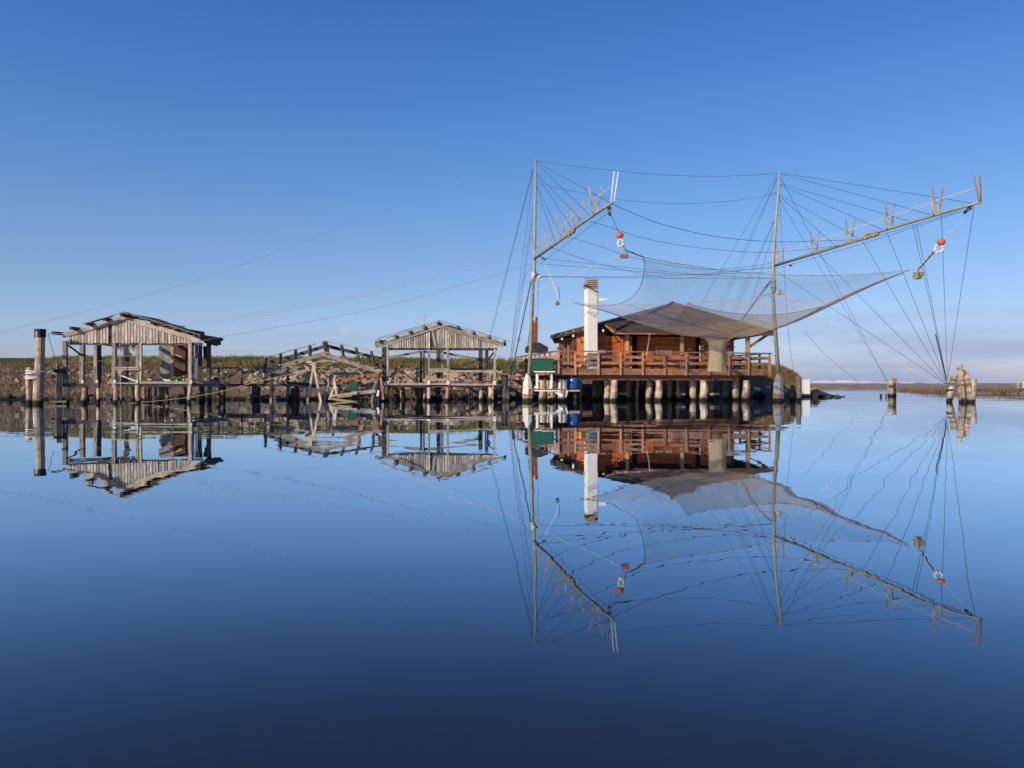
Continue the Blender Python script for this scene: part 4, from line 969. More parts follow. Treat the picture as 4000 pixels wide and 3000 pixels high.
def platform():
    t = empty('platform', H(5.6, 3, 0), 'long brown timber platform on stilts with a plank railing, carrying the red brown house', 'platform')
    L = 11.3
    fl = MB()
    for i in range(56): fl.beam(H(.06 + i * .2, .02, 1.485), H(.06 + i * .2, 8.1, 1.485), .192, .05)
    fl.build('deck', 'rail', t)
    B('girder', 'redbrown', t, H(1.1, .35, 1.14), H(L - 1.6, .35, 1.14), .22, .2); B('girder', 'redbrown', t, H(.3, 3.2, 1.2), H(L - .5, 3.2, 1.2), .2, .2); B('girder', 'redbrown', t, H(.3, 6.2, 1.2), H(L - .5, 6.2, 1.2), .2, .2)
    for i in range(16): B('joist', 'redbrown', t, H(.3 + i * .72, -.02 + .05, 1.34), H(.3 + i * .72, 8, 1.34), .14, .18)
    # front kickboards and rails, bay by bay
    posts = [s_at(p, -.05) for p in (2178, 2247, 2337, 2424, 2510, 2596, 2680, 2769, 2847, 2924, 3006)]
    for i, (a, b) in enumerate(zip(posts, posts[1:])):
        a += .05; b -= .05
        B('kick_board', 'rail', t, H(a, 0, 1.51), H(b, 0, 1.51), .15, .04, tint=rnd(.2, .7)); B('kick_board', 'rail', t, H(a, 0, 1.352), H(b, 0, 1.352), .15, .04, tint=rnd(.2, .8))
        B('rail', 'rail', t, H(a, 0, 1.85), H(b, 0, 1.85 + rnd(-.01, .01)), .135, .035, tint=rnd(.3, .8)); B('rail', 'rail', t, H(a, 0, 2.15), H(b, 0, 2.15 + rnd(-.01, .01)), .135, .035, tint=rnd(.3, .8))
    B('hand_rail', 'rail', t, H(-.1, -.01, 2.4), H(4.9, -.01, 2.405), .06, .15, tint=.5); B('hand_rail', 'rail', t, H(4.905, -.01, 2.4), H(L + .06, -.01, 2.39), .06, .15, tint=.35)
    for i, s in enumerate(posts):
        w = .19 if i == 0 else .1
        B('railing_post', 'rail', t, H(s, -.055 if i else -.02, 1.27), H(s, -.055 if i else -.02, 2.368), w, .07 if i else .18, tint=.95 if i < 4 else .7)
    # side railings
    for side, s0 in (('a', 0), ('b', L)):
        for k in range(8):
            t0, t1 = k * 1.0 + .12, k * 1.0 + 1.0
            for z in (1.85, 2.15): B('rail', 'rail', t, H(s0, t0, z), H(s0, t1 + .1, z), .035, .12)
            B('railing_post', 'rail', t, H(s0, t1, 1.3), H(s0, t1, 2.36), .09, .09)
            B('kick_board', 'rail', t, H(s0, t0, 1.43), H(s0, t1 + .1, 1.43), .04, .28)
        B('hand_rail', 'rail', t, H(s0, .08, 2.4), H(s0, 8.1, 2.4), .12, .06)
    # stilts
    for px, tt, r, mt, tn in ((2120, .9, .17, 'pile', .7), (2148, .5, .165, 'pile', .8), (2371, .8, .165, 'pile', .75), (2399, .2, .185, 'pile', .95), (2537, .85, .17, 'pile', .6), (2573.5, .25, .175, 'pile', .9), (2707, .85, .165, 'pile', .7), (2748, .15, .2, 'pile', .95), (2876, .9, .165, 'pile', .45), (2917, .2, .205, 'pile', .75),
                         (2325, 1.8, .15, 'darkpile', .6), (2458, 2.1, .14, 'pile', .1), (2492, 1.6, .09, 'pile', .2), (2613, 2.0, .14, 'pile', .2), (2648, 1.3, .08, 'pile', .3), (2664, 1.9, .14, 'darkpile', .9), (2780, 2.1, .14, 'pile', .05), (2833, 1.5, .17, 'darkpile', .9), (2898, 1.6, .12, 'darkpile', .6), (2267, 2.2, .08, 'pile', .2),
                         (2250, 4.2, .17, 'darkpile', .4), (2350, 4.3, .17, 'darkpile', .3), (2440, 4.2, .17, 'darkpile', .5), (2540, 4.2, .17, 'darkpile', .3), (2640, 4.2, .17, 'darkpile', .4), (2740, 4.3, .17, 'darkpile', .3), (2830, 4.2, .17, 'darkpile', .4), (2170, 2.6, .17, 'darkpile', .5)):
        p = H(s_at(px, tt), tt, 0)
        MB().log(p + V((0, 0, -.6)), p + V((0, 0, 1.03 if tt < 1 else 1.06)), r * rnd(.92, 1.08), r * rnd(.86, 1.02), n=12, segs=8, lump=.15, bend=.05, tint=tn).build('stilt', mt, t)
    # coated concrete stilt by the steel frame
    p = H(s_at(2198, .3), .3, 0)
    MB().lathe(p, [(.22, -.6), (.22, .28), (.235, .30), (.235, .42), (.225, .44), (.2, 1.05)], n=10).build('concrete_stilt', 'concrete', t)
    MB().lathe(p, [(.242, .30), (.244, .31), (.244, .39), (.242, .40)], n=10).build('rust_band', 'rustbright', t)
    for px, tt in ((2550, 1.4), (2640, 1.2), (2775, 1.0), (2415, 1.6)):
        p = H(s_at(px, tt), tt, .32 + rnd(-.05, .1)); B('cross_tie', 'pale', t, p, p + UX * .5, .12, .08, tint=.3)
platform()

def house():
    WT = .85
    sl, sr = s_at(2357, WT), s_at(2859, WT)
    t = empty('fishing_house', H(6, 3, 1.51), 'red brown timber fishing house with dark hipped roof standing on the railed platform', 'house')
    z0, z1 = 1.515, 3.5
    def clad(name, mat, a, b, zt, zb=z0, dz=.155, th=.045, tilt=None):
        m = MB(); nrow = int((zt - zb) / dz)
        for i in range(nrow):
            z = zb + (i + .5) * dz
            m.beam(V((a.x, a.y, z)), V((b.x, b.y, z)), dz - .008, th + (i % 2) * .006, tint=rnd(.25, .75))
        return m.build(name, mat, t)
    dl, dr = s_at(2411, WT), s_at(2468, WT)
    fl = H(sl, WT, 0); fr = H(sr, WT, 0); da, db = H(dl, WT, 0), H(dr, WT, 0); ga = H(s_at(2489, WT), WT, 0)
    wd = s_at(2716, WT); we = s_at(2736, WT)
    clad('front_wall', 'orange', fl, da, 3.3); clad('front_wall', 'orange', ga, H(wd, WT, 0), 3.25); clad('front_wall', 'orange', H(we, WT, 0), fr, 3.25)
    # plank door standing shut beside the dark opening
    m = MB()
    for i in range(5):
        k = (i + .5) / 5; p = da.lerp(db, k); m.beam(V((p.x, p.y - .03, 1.56)), V((p.x, p.y - .03, 3.2)), (db - da).length / 5 - .005, .05, tint=.55 + rnd(-.1, .1))
    dobj = m.build('door', 'orange', t)
    MB().box(db.lerp(da, .12) + V((0, -.09, 2.35)), .03, .06, .14).build('handle', 'steel', dobj)
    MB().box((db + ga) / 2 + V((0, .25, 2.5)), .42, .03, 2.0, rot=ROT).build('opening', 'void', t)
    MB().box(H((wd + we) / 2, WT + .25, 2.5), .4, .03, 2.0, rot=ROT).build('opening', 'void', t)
    # shuttered windows with pale frames
    for p0, p1, za, zb in ((2553, 2662, 2.02, 2.78), (2752, 2835, 2.1, 2.75)):
        a, b = s_at(p0, WT), s_at(p1, WT); f = MB()
        f.beam(H(a - .05, WT - .05, za), H(b + .05, WT - .05, za), .08, .06); f.beam(H(a - .05, WT - .05, zb), H(b + .05, WT - .05, zb), .08, .06)
        f.beam(H(a, WT - .05, za + .04), H(a, WT - .05, zb - .04), .07, .06); f.beam(H(b, WT - .05, za + .04), H(b, WT - .05, zb - .04), .07, .06)
        w = f.build('window', 'redbrown', t)
        sh = MB(); n = 5
        for i in range(n):
            z = za + .04 + (i + .5) * (zb - za - .08) / n; sh.beam(H(a + .035, WT - .045, z), H(b - .035, WT - .045, z), (zb - za - .08) / n - .008, .03, tint=.8 if i != 2 else .1)
        sh.build('shutter', 'orange', w)
    # left end: an orange angled face and a darker red brown one with the door
    w1 = G(2245, 38.55); w0 = G(2187, 40.4); wf = fl
    clad('angled_wall', 'orange', w1, wf, 3.42); clad('end_wall', 'maroon', w0, w1, 3.3)
    for p, w, mt, zt in ((w1, .12, 'dark', 3.4), (w0, .12, 'maroon', 3.25), (G(2358, 38.3), .16, 'honey', 3.45), (fr, .14, 'dark', 3.3)):
        B('corner_post', mt, t, V((p.x, p.y - .04, 1.52)), V((p.x, p.y - .04, zt)), w, w)
    for k in (.38, .62): p = w0.lerp(w1, k); B('door_trim', 'honey', t, p + V((-.05, -.1, 1.55)), p + V((-.05, -.1, 2.9)), .05, .04)
    B('down_pipe', 'steel', t, w0 + V((.12, -.3, 1.55)), w0 + V((.12, -.3, 3.05)), .06, .06)
    # walls out of sight from the water
    bl, br = H(2.7, 7.6, 0), H(10.4, 7.6, 0)
    clad('rear_wall', 'orange', bl, br, 3.3, dz=.35); clad('end_wall', 'maroon', w0, bl, 3.3, dz=.35); clad('end_wall', 'orange', fr, br, 3.3, dz=.35)
    # veranda posts
    for px, tt, w, mt in ((2450, .28, .16, 'honey'), (2664, .3, .155, 'honey')):
        s = s_at(px, tt); B('veranda_post', mt, t, H(s, tt, 1.5), H(s, tt, 3.36), w, w, tint=.4, segs=3, bow=.01)
    s = s_at(2921, .2); B('veranda_post', 'honey', t, H(s, .2, 1.5), H(s, .2, 3.55), .19, .19, tint=.3); B('brace', 'rail', t, H(s + .1, .2, 2.72), H(s_at(3005, .2), .2, 3.42), .13, .1, tint=.6)
    B('wall_plate', 'redbrown', t, H(s_at(2400, .28), .3, 3.36), H(s_at(3000, .28), .3, 3.42), .16, .14)
    # roof
    K = W(2625, 1183, 43.5); Lf = W(2150, 1308, 38.9); Vv = W(2362, 1258, 37.75); E1 = W(2400, 1292, 36.95); E2 = W(3022, 1298, 38.8); Lb = V((2.5, 46, 3.35)); Rb = V((12.3, 48.2, 3.4))
    m = MB()
    for tri in ((K, Lb, Lf), (K, Lf, Vv), (K, Vv, E1), (K, E1, E2), (K, E2, Rb), (K, Rb, Lb)):
        a, b, c = tri; nn = (b - a).cross(c - a).normalized()
        if nn.z < 0: b, c = c, b; nn = -nn
        m.poly([a, b, c], .09, nrm=nn)
    rf = m.build('roof', 'roof', t)
    # battens and overlapping sheet edges
    for k in (.2, .4, .6, .8):
        p, q = K.lerp(E1, k), K.lerp(E2, k); B('sheet_edge', 'roof', rf, p + V((0, -.02, .03)), q + V((0, -.02, .03)), .03, .12)
    for (a, b) in ((K, E1), (K, E2)): B('hip_cap', 'roof', rf, a + V((0, 0, .04)), b + V((0, 0, .04)), .05, .16)
    B('verge_board', 'dark', t, Lf + V((0, -.05, -.14)), Vv + V((0, -.05, -.16)), .14, .05, tint=.1); B('verge_board', 'redbrown', t, Vv + V((0, -.03, -.12)), E1 + V((0, -.03, -.1)), .12, .05)
    B('lower_eave', 'dark', t, W(2166, 1318, 38.7), W(2360, 1279, 37.8), .1, .35, tint=.1)
    B('eave_board', 'redbrown', t, E1 + V((0, .02, -.11)), E2 + V((0, .02, -.11)), .13, .05, tint=.4)
    B('gutter_cord', 'rope', t, W(2408, 1303, 36.2), W(2560, 1304, 36.7), .02, .02)
    for px in (2232, 2262, 2300, 2345): B('rafter', 'honey', t, W(px - 22, 1304 - (px - 2200) * .17, 38.0), W(px + 28, 1308 - (px - 2200) * .1, 38.5), .08, .08)
    B('rafter', 'honey', t, W(2290, 1278, 37.6), W(2352, 1302, 38.2), .1, .09)
    # chimney with its stepped cowl
    cp = H(s_at(2308, .45), .45, 0); ch = empty('x', cp, None, None) if False else None
    c = MB().box(cp + V((0, 0, 3.48)), .5, .5, 3.98, rot=ROT, tint=.5).build('chimney', 'white', t)
    for i in range(4): MB().box(cp + V((0, 0, 5.50 + i * .09)), .58, .58, .05, rot=ROT).build('cowl_slab', 'cement', c)
    MB().box(cp + V((0, 0, 5.66)), .42, .42, .36, rot=ROT).build('cowl_core', 'redbrown', c); MB().box(cp + V((0, 0, 5.855)), .52, .52, .05, rot=ROT).build('cowl_top', 'cement', c)  # core coloured dark to stand for shade between the slabs
    B('aerial', 'steel', c, cp + V((-.36, 0, 5.97)), cp + V((.34, 0, 5.95)), .02, .02); B('aerial_mast', 'steel', c, cp + V((.32, -.1, 4.2)), cp + V((.32, -.1, 5.96)), .025, .025)
    return cp
CHIM = house()

def floodlight(px, py, d, label):
    c = W(px, py, d); t = empty('floodlight', c, label, 'floodlight', 'white floodlights under the house eaves')
    MB().lathe(c + V((0, 0, -.09)), [(.03, 0), (.06, .03), (.055, .09), (.03, .12)], n=10).build('lamp', 'glass', t)
    B('bracket', 'black', t, c + V((0, .05, .05)), c + V((0, .2, .14)), .04, .04)
floodlight(2196, 1322, 38.5, 'white floodlight under the eave at the outer corner of the house'); floodlight(2240, 1310, 37.9, 'twin white floodlight above the dark corner post of the house'); floodlight(2357, 1289, 37.2, 'white floodlight under the eave beside the chimney')
t = empty('street_lamp', CHIM + V((.4, -.1, 4.4)), 'white lamp head on a short arm fixed beside the white chimney', 'lamp')
c = W(2358, 1172, 36.9); MB().beam(c + V((-.22, 0, .0)), c + V((.2, 0, .04)), .15, .12, w2=.06, tint=.6).build('lamp_head', 'whitepaint', t); B('arm', 'steel', t, CHIM + V((.32, -.1, 4.75)), c + V((-.2, 0, -.02)), .03, .03)

# clutter on the platform
def bucket(px, py, t_, mat, label, r=.13, h=.2, tap=1.25):
    c = H(s_at(px, t_), t_, 1.51); t = empty('bucket', c, label, 'bucket')
    MB().lathe(c, [(r, 0), (r * tap, h), (r * tap, h + .02), (r * tap * .93, h + .02), (r * .9, .03)], n=16).build('pail', mat, t, smooth=True)
    MB().tube([c + V((math.cos(a) * r * tap, 0, h + math.sin(a) * .1)) for a in [i * math.pi / 8 for i in range(9)]], .008, n=5).build('handle', 'steel', t)
bucket(2275, 1430, .4, 'yellow', 'yellow plastic bucket on the platform beside the white chimney', .15, .24, 1.15)
c = H(s_at(2317, .25), .25, 1.51); tag(MB().box(c + V((0, 0, .15)), .36, .26, .3, rot=ROT).box(c + V((0, 0, .32)), .39, .29, .03, rot=ROT).build('storage_box', 'lblue'), 'pale blue plastic box on the platform in front of the white chimney', 'box')
c = H(s_at(2316, .6), .1, 1.93)
m = MB(); [m.tube([c + V((rnd(-.3, .3), rnd(-.05, .1), rnd(-.02, .06))) for _ in range(4)], .035, n=5) for _ in range(5)]
tag(m.build('net_bundle', 'black'), 'dark bundle of netting hung behind the railing in front of the chimney', 'net bundle')
c = H(s_at(2537, .7), .7, 1.51); t = empty('garden_chair', c, 'dark green garden chair behind the railing in the middle of the veranda', 'chair')
MB().box(c + V((0, 0, .42)), .45, .42, .05).build('seat', 'greenboard', t); MB().box(c + V((0, .22, .66)), .45, .04, .45).build('backrest', 'greenboard', t)
for sx in (-1, 1):
    for sy in (-1, 1): B('leg', 'black', t, c + V((sx * .2, sy * .18, 0)), c + V((sx * .19, sy * .17, .4)), .04, .04)
for i, (px, w, lb) in enumerate(((2344, .5, 'white wire drying rack clipped to the railing in front of the chimney'), (2594, .82, 'white wire drying rack on the railing in the middle of the veranda'), (2843, .46, 'white wire drying rack on the railing beside the hanging net tube'))):
    s0 = s_at(px, -.15); m = MB()
    for z in (2.33, 2.4, 2.46): m.beam(H(s0 - w / 2, -.15 - .03 * (z > 2.4), z), H(s0 + w / 2, -.15, z), .010, .012)
    for k in range(4): m.beam(H(s0 - w / 2 + w * k / 3, -.16, 2.32), H(s0 - w / 2 + w * k / 3, -.14, 2.47), .009, .009)
    tag(m.build('drying_rack', 'whitepaint'), lb, 'drying rack')
tag(MB().tube([W(2538, 1303, 36.6), W(2533, 1340, 36.6), W(2528, 1372, 36.6)], .016, n=6).build('hanging_cord', 'rope'), 'pale cord hanging from the front eave over the railing', 'cord')
c = W(2527, 1380, 36.6); tag(MB().lathe(c + V((0, 0, -.1)), [(.02, 0), (.045, .03), (.04, .1), (.015, .16)], n=8).build('cord_float', 'lime'), 'small yellow green float at the end of the hanging cord', 'float')

# blue barrel slung under the platform
c = H(s_at(2240, .45), .45, .58); t = empty('barrel', c, 'blue plastic barrel hanging beneath the platform corner among the stilts', 'barrel')
MB().lathe(c, [(.2, 0), (.27, .04), (.29, .12), (.29, .3), (.3, .32), (.29, .34), (.29, .52), (.26, .6), (.15, .64)], n=20).build('shell', 'blue', t, smooth=True)
B('sling', 'rope', t, c + V((-.1, -.25, .6)), c + V((-.1, -.1, .78)), .03, .03); B('cradle', 'pale', t, c + V((-.3, -.2, -.06)), c + V((.28, -.2, -.06)), .09, .12)

# green cabinet on a white stand, steel frame and barbecue
d = 36.2
t = empty('cabinet', W(2120, 1448, d), 'dark green metal cabinet on white legs beside the platform corner', 'cabinet')
a, b = W(2078, 1448, d), W(2163, 1403, d)
cx, cz = (a.x + b.x) / 2, (a.z + b.z) / 2
MB().box(V((cx, d + .25, cz)), b.x - a.x, .5, b.z - a.z, rot=.05).build('body', 'green', t); MB().box(V((cx, d + .25, b.z + .015)), b.x - a.x + .05, .56, .03, rot=.05).build('lid', 'green', t)
MB().box(V((cx + .1, d - .022, cz - .03)), .72, .015, .4, rot=.05).build('door', 'green', t)
B('shelf', 'whitepaint', t, W(2085, 1452, d), W(2168, 1452, d), .05, .5)
for px, dd in ((2096, d), (2155, d), (2100, d + .4), (2150, d + .45)): B('leg', 'whitepaint', t, W(px, 1518, dd), W(px, 1453, dd), .075, .06)
for px in (2094, 2151): B('foot', 'whitepaint', t, W(px, 1518, d), W(px, 1509, d), .14, .12)
t = empty('steel_frame', G(2140, 35.9), 'rusty steel channel frame with a white pipe in front of the platform corner', 'steel frame')
B('channel', 'rusty', t, W(2066, 1522, 35.9), W(2205, 1522, 35.9), .075, .3); B('upright', 'rusty', t, W(2070, 1550, 35.9), W(2070, 1525, 35.9), .1, .2); B('upright', 'rusty', t, W(2203, 1547, 35.9), W(2203, 1525, 35.9), .06, .2)
B('pipe', 'whitepaint', t, W(2087, 1526, 35.7), W(2190, 1527, 35.7), .045, .045); B('strap', 'whitepaint', t, W(2218, 1524, 35.7), W(2210, 1550, 35.7), .05, .03); B('shelf', 'whitepaint', t, W(2172, 1528, 35.8), W(2196, 1548, 35.8), .16, .08)
t = empty('barbecue', H(.9, 5.3, 1.51), 'black barbecue hood with a tall red flue and copper cowl behind the green cabinet', 'barbecue')
d = 41.6
a, b = W(2052, 1395, d), W(2141, 1356, d)
MB().box(V(((a.x + b.x) / 2, d + .4, 1.85)), b.x - a.x - .06, .8, .7).build('hearth', 'black', t)
m = MB(); z = b.z; x0, x1 = a.x, b.x
m.v = [V(p) for p in ((x0, d, z - .28), (x1, d, z - .28), (x1, d + .8, z - .28), (x0, d + .8, z - .28), (x0, d, z), (x1, d, z), (x1, d + .8, z), (x0, d + .8, z), (x0 + .42, d + .25, z + .26), (x0 + .8, d + .25, z + .26), (x0 + .8, d + .55, z + .26), (x0 + .42, d + .55, z + .26))]
for f in ((0, 1, 5, 4), (1, 2, 6, 5), (2, 3, 7, 6), (3, 0, 4, 7), (4, 5, 9, 8), (5, 6, 10, 9), (6, 7, 11, 10), (7, 4, 8, 11), (8, 9, 10, 11), (3, 2, 1, 0)): m.face(f, ((0, 0),) * 4, .5)
m.build('hood', 'black', t)
f0, f1 = W(2091, 1342, d + .4), W(2091, 1258, d + .4)
MB().beam(f0, f1, .25, .25).build('flue', 'brick', t); MB().lathe(f1, [(.1, 0), (.1, .08), (.15, .1), (.15, .26), (.1, .27)], n=14).build('cowl', 'copper', t)

# ------------------------------------------------------------------ masts
def mast(pts, zb, base_px, mat_base, label, d):
    t = empty('mast', G(base_px, d), label, 'mast')
    P = [W(px, py, d) for px, py in pts]
    n = len(P)
    k = next(i for i, (px, py) in enumerate(pts) if py < 1090)
    MB().tube(P[:k + 1], [.105 - .008 * i for i in range(k + 1)], n=10, tint=.35).build('lower_pole', 'mast', t, smooth=True)
    top = P[k - 1].lerp(P[k], .3)
    MB().tube([top + V((.03, -.09, 0))] + [p + V((.03, -.05, 0)) for p in P[k:]], [.085] + [.08 - .012 * i for i in range(n - k)], n=10, tint=.8).build('upper_pole', 'mast', t, smooth=True)
    for kk in (.2, .7): c = P[k - 1].lerp(P[k], .4 + kk * .5); MB().lathe(c + V((.015, -.03, 0)), [(.13, 0), (.14, .01), (.14, .07), (.13, .08)], n=12).build('collar', 'steel', t)
    L = [0]
    for a, b in zip(P, P[1:]): L.append(L[-1] + (b - a).length)
    q = .9; i = 0
    while q < L[-1] - .2:
        j = max(x for x in range(n) if L[x] <= q); j = min(j, n - 2)
        p = P[j].lerp(P[j + 1], (q - L[j]) / (L[j + 1] - L[j])); sx = 1 if i % 2 else -1
        B('climbing_peg', 'steel', t, p + V((sx * .07, -.03, 0)), p + V((sx * .2, -.03, .015)), .02, .02); q += .36; i += 1
    g = G(base_px, d)
    MB().lathe(g, [(.27, -.7), (.265, .25), (.235, .88), (.10, 1.32), (.085, 1.33)], n=8).build('base', mat_base, t)
    MB().lathe(g, [(.275, .22), (.278, .23), (.274, .34), (.27, .35)], n=8).build('rust_band', 'rustbright', t)
    B('strap', 'steel', t, g + V((-.1, -.12, 1.36)), g + V((.1, -.12, 1.36)), .05, .05)
    return P
DM = 37.4
ML = mast([(2067, 1470), (2072, 1380), (2077, 1260), (2081, 1120), (2085, 1050), (2087, 930), (2088.5, 780), (2089.5, 625)], 0, 2062, 'concrete', 'tall slim pole mast at the corner of the house platform beside the green cabinet', DM)
MR = mast([(3040, 1462), (3034, 1370), (3028, 1290), (3021, 1170), (3017.5, 1080), (3018, 1000), (3028, 860), (3037, 760), (3043, 673)], 0, 3041, 'greyconc', 'tall bowed pole mast beyond the open railing end of the house', DM)
def prop(name, a, b, w, mat, label, cat='strut'):
    tag(B(name, mat, None, a, b, w, w), label, cat)
t = empty('mast_strut', W(1984, 1525, 38), 'thick dark stay strut with turnbuckle joints, from the slim mast to the squat anchor pile', 'strut')
a, b = W(2075, 1097, DM + .15), W(1984, 1528, 37.6)
B('rod', 'cable', t, a, b, .055, .055)
for k, r in ((.52, .14), (.735, .16), (.76, .12)):
    p = a.lerp(b, k); q = a.lerp(b, k + .025); B('joint', 'steel' if k < .6 else 'black', t, p, q, r, r)
B('shackle', 'steel', t, W(2066, 1335, DM + .2), W(2060, 1350, DM + .2), .05, .05)
prop('mast_strut', W(3011, 1097, DM + .3), W(2888, 1262, 39), .085, 'grey', 'grey timber strut from the bowed mast down to the roof corner of the house')
tag(MB().tube([W(2069, 1290, DM + .3), W(2063, 1345, DM + .25)], .02, n=5).build('stay_cable', 'cable'), 'short dark cable on the slim mast beside the red flue', 'cable')

# ------------------------------------------------------------------ booms with their forked prongs
def boom(b0, b1, prongs, tip, label, mat='boom'):
    t = empty('boom', b0, label, 'boom')
    mid = b0.lerp(b1, .62)
    def at(px):
        k = (px - 2000) / F; dlt = b1 - b0
        return (k * b0.y - b0.x) / (dlt.x - k * dlt.y)
    MB().tube([b0, b0.lerp(b1, .3), mid], [.062, .066, .056], n=9, tint=.3).build('pole', mat, t, smooth=True)
    MB().tube([b0.lerp(b1, .55) + V((.02, 0, .085)), mid + V((.01, 0, .07)), b0.lerp(b1, .9) + V((0, 0, .03)), b1], [.052, .05, .047, .04], n=9, tint=.7).build('pole', mat, t, smooth=True)
    for k in (.56, .6): c = b0.lerp(b1, k); MB().tube([c + V((0, .03, .03)), c + V((0, -.05, .03))], .125, n=10).build('lashing', 'yrope', t)
    feet = []
    for px, sp, ht, dbl in prongs:
        c = b0.lerp(b1, at(px)) + V((0, 0, .05)); feet.append(c)
        for sx in (-1, 1):
            f = c + V((sx * .05, 0, 0)); tp = c + V((sx * sp, .02 * sx, ht))
            if not dbl: B('prong', 'grey', t, f, tp, .07, .06, w2=.045, tint=.8)
            else:
                B('prong', 'grey', t, f.lerp(tp, .45) + V((-.0, -.04, 0)), tp + V((0, -.04, 0)), .052, .04, w2=.04, tint=.7)
                B('prong', 'grey', t, c + V((sx * .03, 0, 0)), f.lerp(tp, .6), .036, .035, tint=.9); B('prong', 'grey', t, c + V((sx * .13, .02, 0)), f.lerp(tp, .62) + V((0, .04, 0)), .036, .035, tint=.9)
    for off, dx, ht, mt, w in tip:
        B('prong', mt, t, b1 + V((off, 0, .03)), b1 + V((off + dx, 0, ht)), w, w)
    return at, feet
BLa, BLb = W(2088, 1011, DM - .1), W(2394, 791, 23.2)
BRa, BRb = W(3026, 1038, DM - .1), W(3829, 790, 23.2)
atL, feetL = boom(BLa, BLb, [(2097, .23, .95, 0), (2144, .24, .98, 0), (2193, .23, .96, 0), (2251, .25, .97, 0), (2325, .22, .93, 0)],
     [(-.06, .10, .95, 'whitepaint', .03), (.03, .13, .93, 'whitepaint', .03)], 'weathered boom with five forked prongs, swung out from the slim mast')
atR, feetR = boom(BRa, BRb, [(3047, .215, .92, 1), (3183, .2, .9, 1), (3319, .2, .88, 1), (3475, .19, .95, 1), (3660, .2, .95, 1)],
     [(-.03, -.15, .88, 'grey', .045), (.03, -.04, .8, 'grey', .035)], 'longer looking weathered boom with forked prongs, swung out from the bowed mast')
def bl(px): return BLa.lerp(BLb, atL(px))
def br(px): return BRa.lerp(BRb, atR(px))

# ------------------------------------------------------------------ lines
def line(name, pts, r, mat, label, cat='cable', sag=0.0, group=None, n=5, seg=14):
    pts = [V(p) for p in pts]
    if len(pts) == 2 and (sag or True):
        a, b = pts; pts = [a.lerp(b, i / seg) - V((0, 0, sag * 4 * (i / seg) * (1 - i / seg))) for i in range(seg + 1)] if sag else [a, b]
    elif len(pts) > 2:       # smooth through the points
        out = []
        for i in range(len(pts) - 1):
            p0, p1, p2, p3 = pts[max(i - 1, 0)], pts[i], pts[i + 1], pts[min(i + 2, len(pts) - 1)]
            for k in range(6):
                u = k / 6; out.append(.5 * ((2 * p1) + (p2 - p0) * u + (2 * p0 - 5 * p1 + 4 * p2 - p3) * u * u + (3 * p1 - p0 - 3 * p2 + p3) * u ** 3))
        out.append(pts[-1]); pts = out
    o = MB().tube(pts, r, n=n, caps=True).build(name, mat)
    return tag(o, label, cat, group)
CR = .0085
def cab(pts, label, sag=0.0, r=CR, group=None): return line('stay_cable', pts, r, 'cable', label, 'cable', sag, group)
def mL(py, dx=0): return W(2088 + (625 - py) * .012 + dx, py, DM - .1)
def mR(py, dx=0): return W(3043 - max(0, min(py, 1100) - 673) * .065 + dx, py, DM - .1)

# slim mast: stays to its own boom
for py, px, ex in ((632, 2384, 'outermost'), (634, 2309, 'second outermost'), (676, 2278, 'third'), (678, 2238, 'fourth'), (722, 2196, 'fifth'), (726, 2169, 'innermost')):
    cab([mL(py, 6), bl(px) + V((0, 0, .05))], f'{ex} dark stay from the slim mast to its boom')
# slim mast: guys slanting down to the bank and the anchor pile
cab([mL(660, -6), W(1910, 1318, 47)], 'outer dark guy from the slim mast to the bank behind the second hut'); cab([mL(664, -5), W(1916, 1318, 46)], 'inner dark guy from the slim mast to the bank behind the second hut')
cab([mL(672, -5), W(1990, 1432, 38)], 'dark guy from near the slim mast top to the squat anchor pile', r=.0075)
cab([mL(830, -6), W(1992, 1440, 38.1)], 'dark guy from midway up the slim mast to the squat anchor pile', r=.0075); cab([mL(880, -6), W(1996, 1440, 38.2)], 'dark lower guy from the slim mast to the squat anchor pile', r=.0075)
cab([mL(1030, -6), W(2026, 1150, 38), W(1993, 1405, 38.2)], 'dark slack line from the slim mast collar to the squat anchor pile', r=.007)
cab([W(2103, 1085, DM - .3), W(2100, 1300, DM - .3), W(2099, 1398, 36.8)], 'thin dark line hanging from the reel on the slim mast to the green cabinet', r=.008)
# slim mast to the first hut and out of the picture
line('stay_cable', [mL(627, -6), W(1500, 822, 34), W(1100, 978, 31), W(640, 1134, 28), W(0, 1299, 24), W(-200, 1350, 23)], .0028, 'steel', 'very long faint guy running from the slim mast top down past the first hut')
for i, (py, ye, xe) in enumerate(((938, 1296, 190), (960, 1303, 190), (985, 1310, 190))):
    line('cord', [mL(py, -6), W(1640, 1086 + i * 9, 36), W(1280, 1170 + i * 9, 34.5), W(840, 1244 + i * 9, 32.9), W(500, 1286 + i * 9, 32.5), W(xe, ye, 32.25)], .0042, 'prope', 'thin pinkish cord from the slim mast along the first hut gable to the tallest pile', 'cord', group='pinkish cords to the tallest pile')
line('cord', [mL(1032, -6), W(1500, 1196, 35), W(1065, 1282, 33), W(880, 1313, 32.6), W(620, 1364, 32.4), W(430, 1403, 32.3), W(300, 1424, 32.5), W(235, 1436, 32.7)], .007, 'yrope', 'straw coloured line from the slim mast collar to the bracketed pile', 'rope')
line('mooring_rope', [W(225, 1434, 32.9), W(180, 1450, 32.2), W(125, 1452, 32.1), W(60, 1456, 31), W(-120, 1460, 29)], .014, 'yrope', 'straw mooring rope leading from the bracketed pile past the lashed piles', 'rope')
line('cord', [W(188, 1304, 32.3), W(203, 1360, 32.4), W(217, 1398, 32.6)], .011, 'cable', 'dark cord dropping from the tallest pile cap', 'cord')
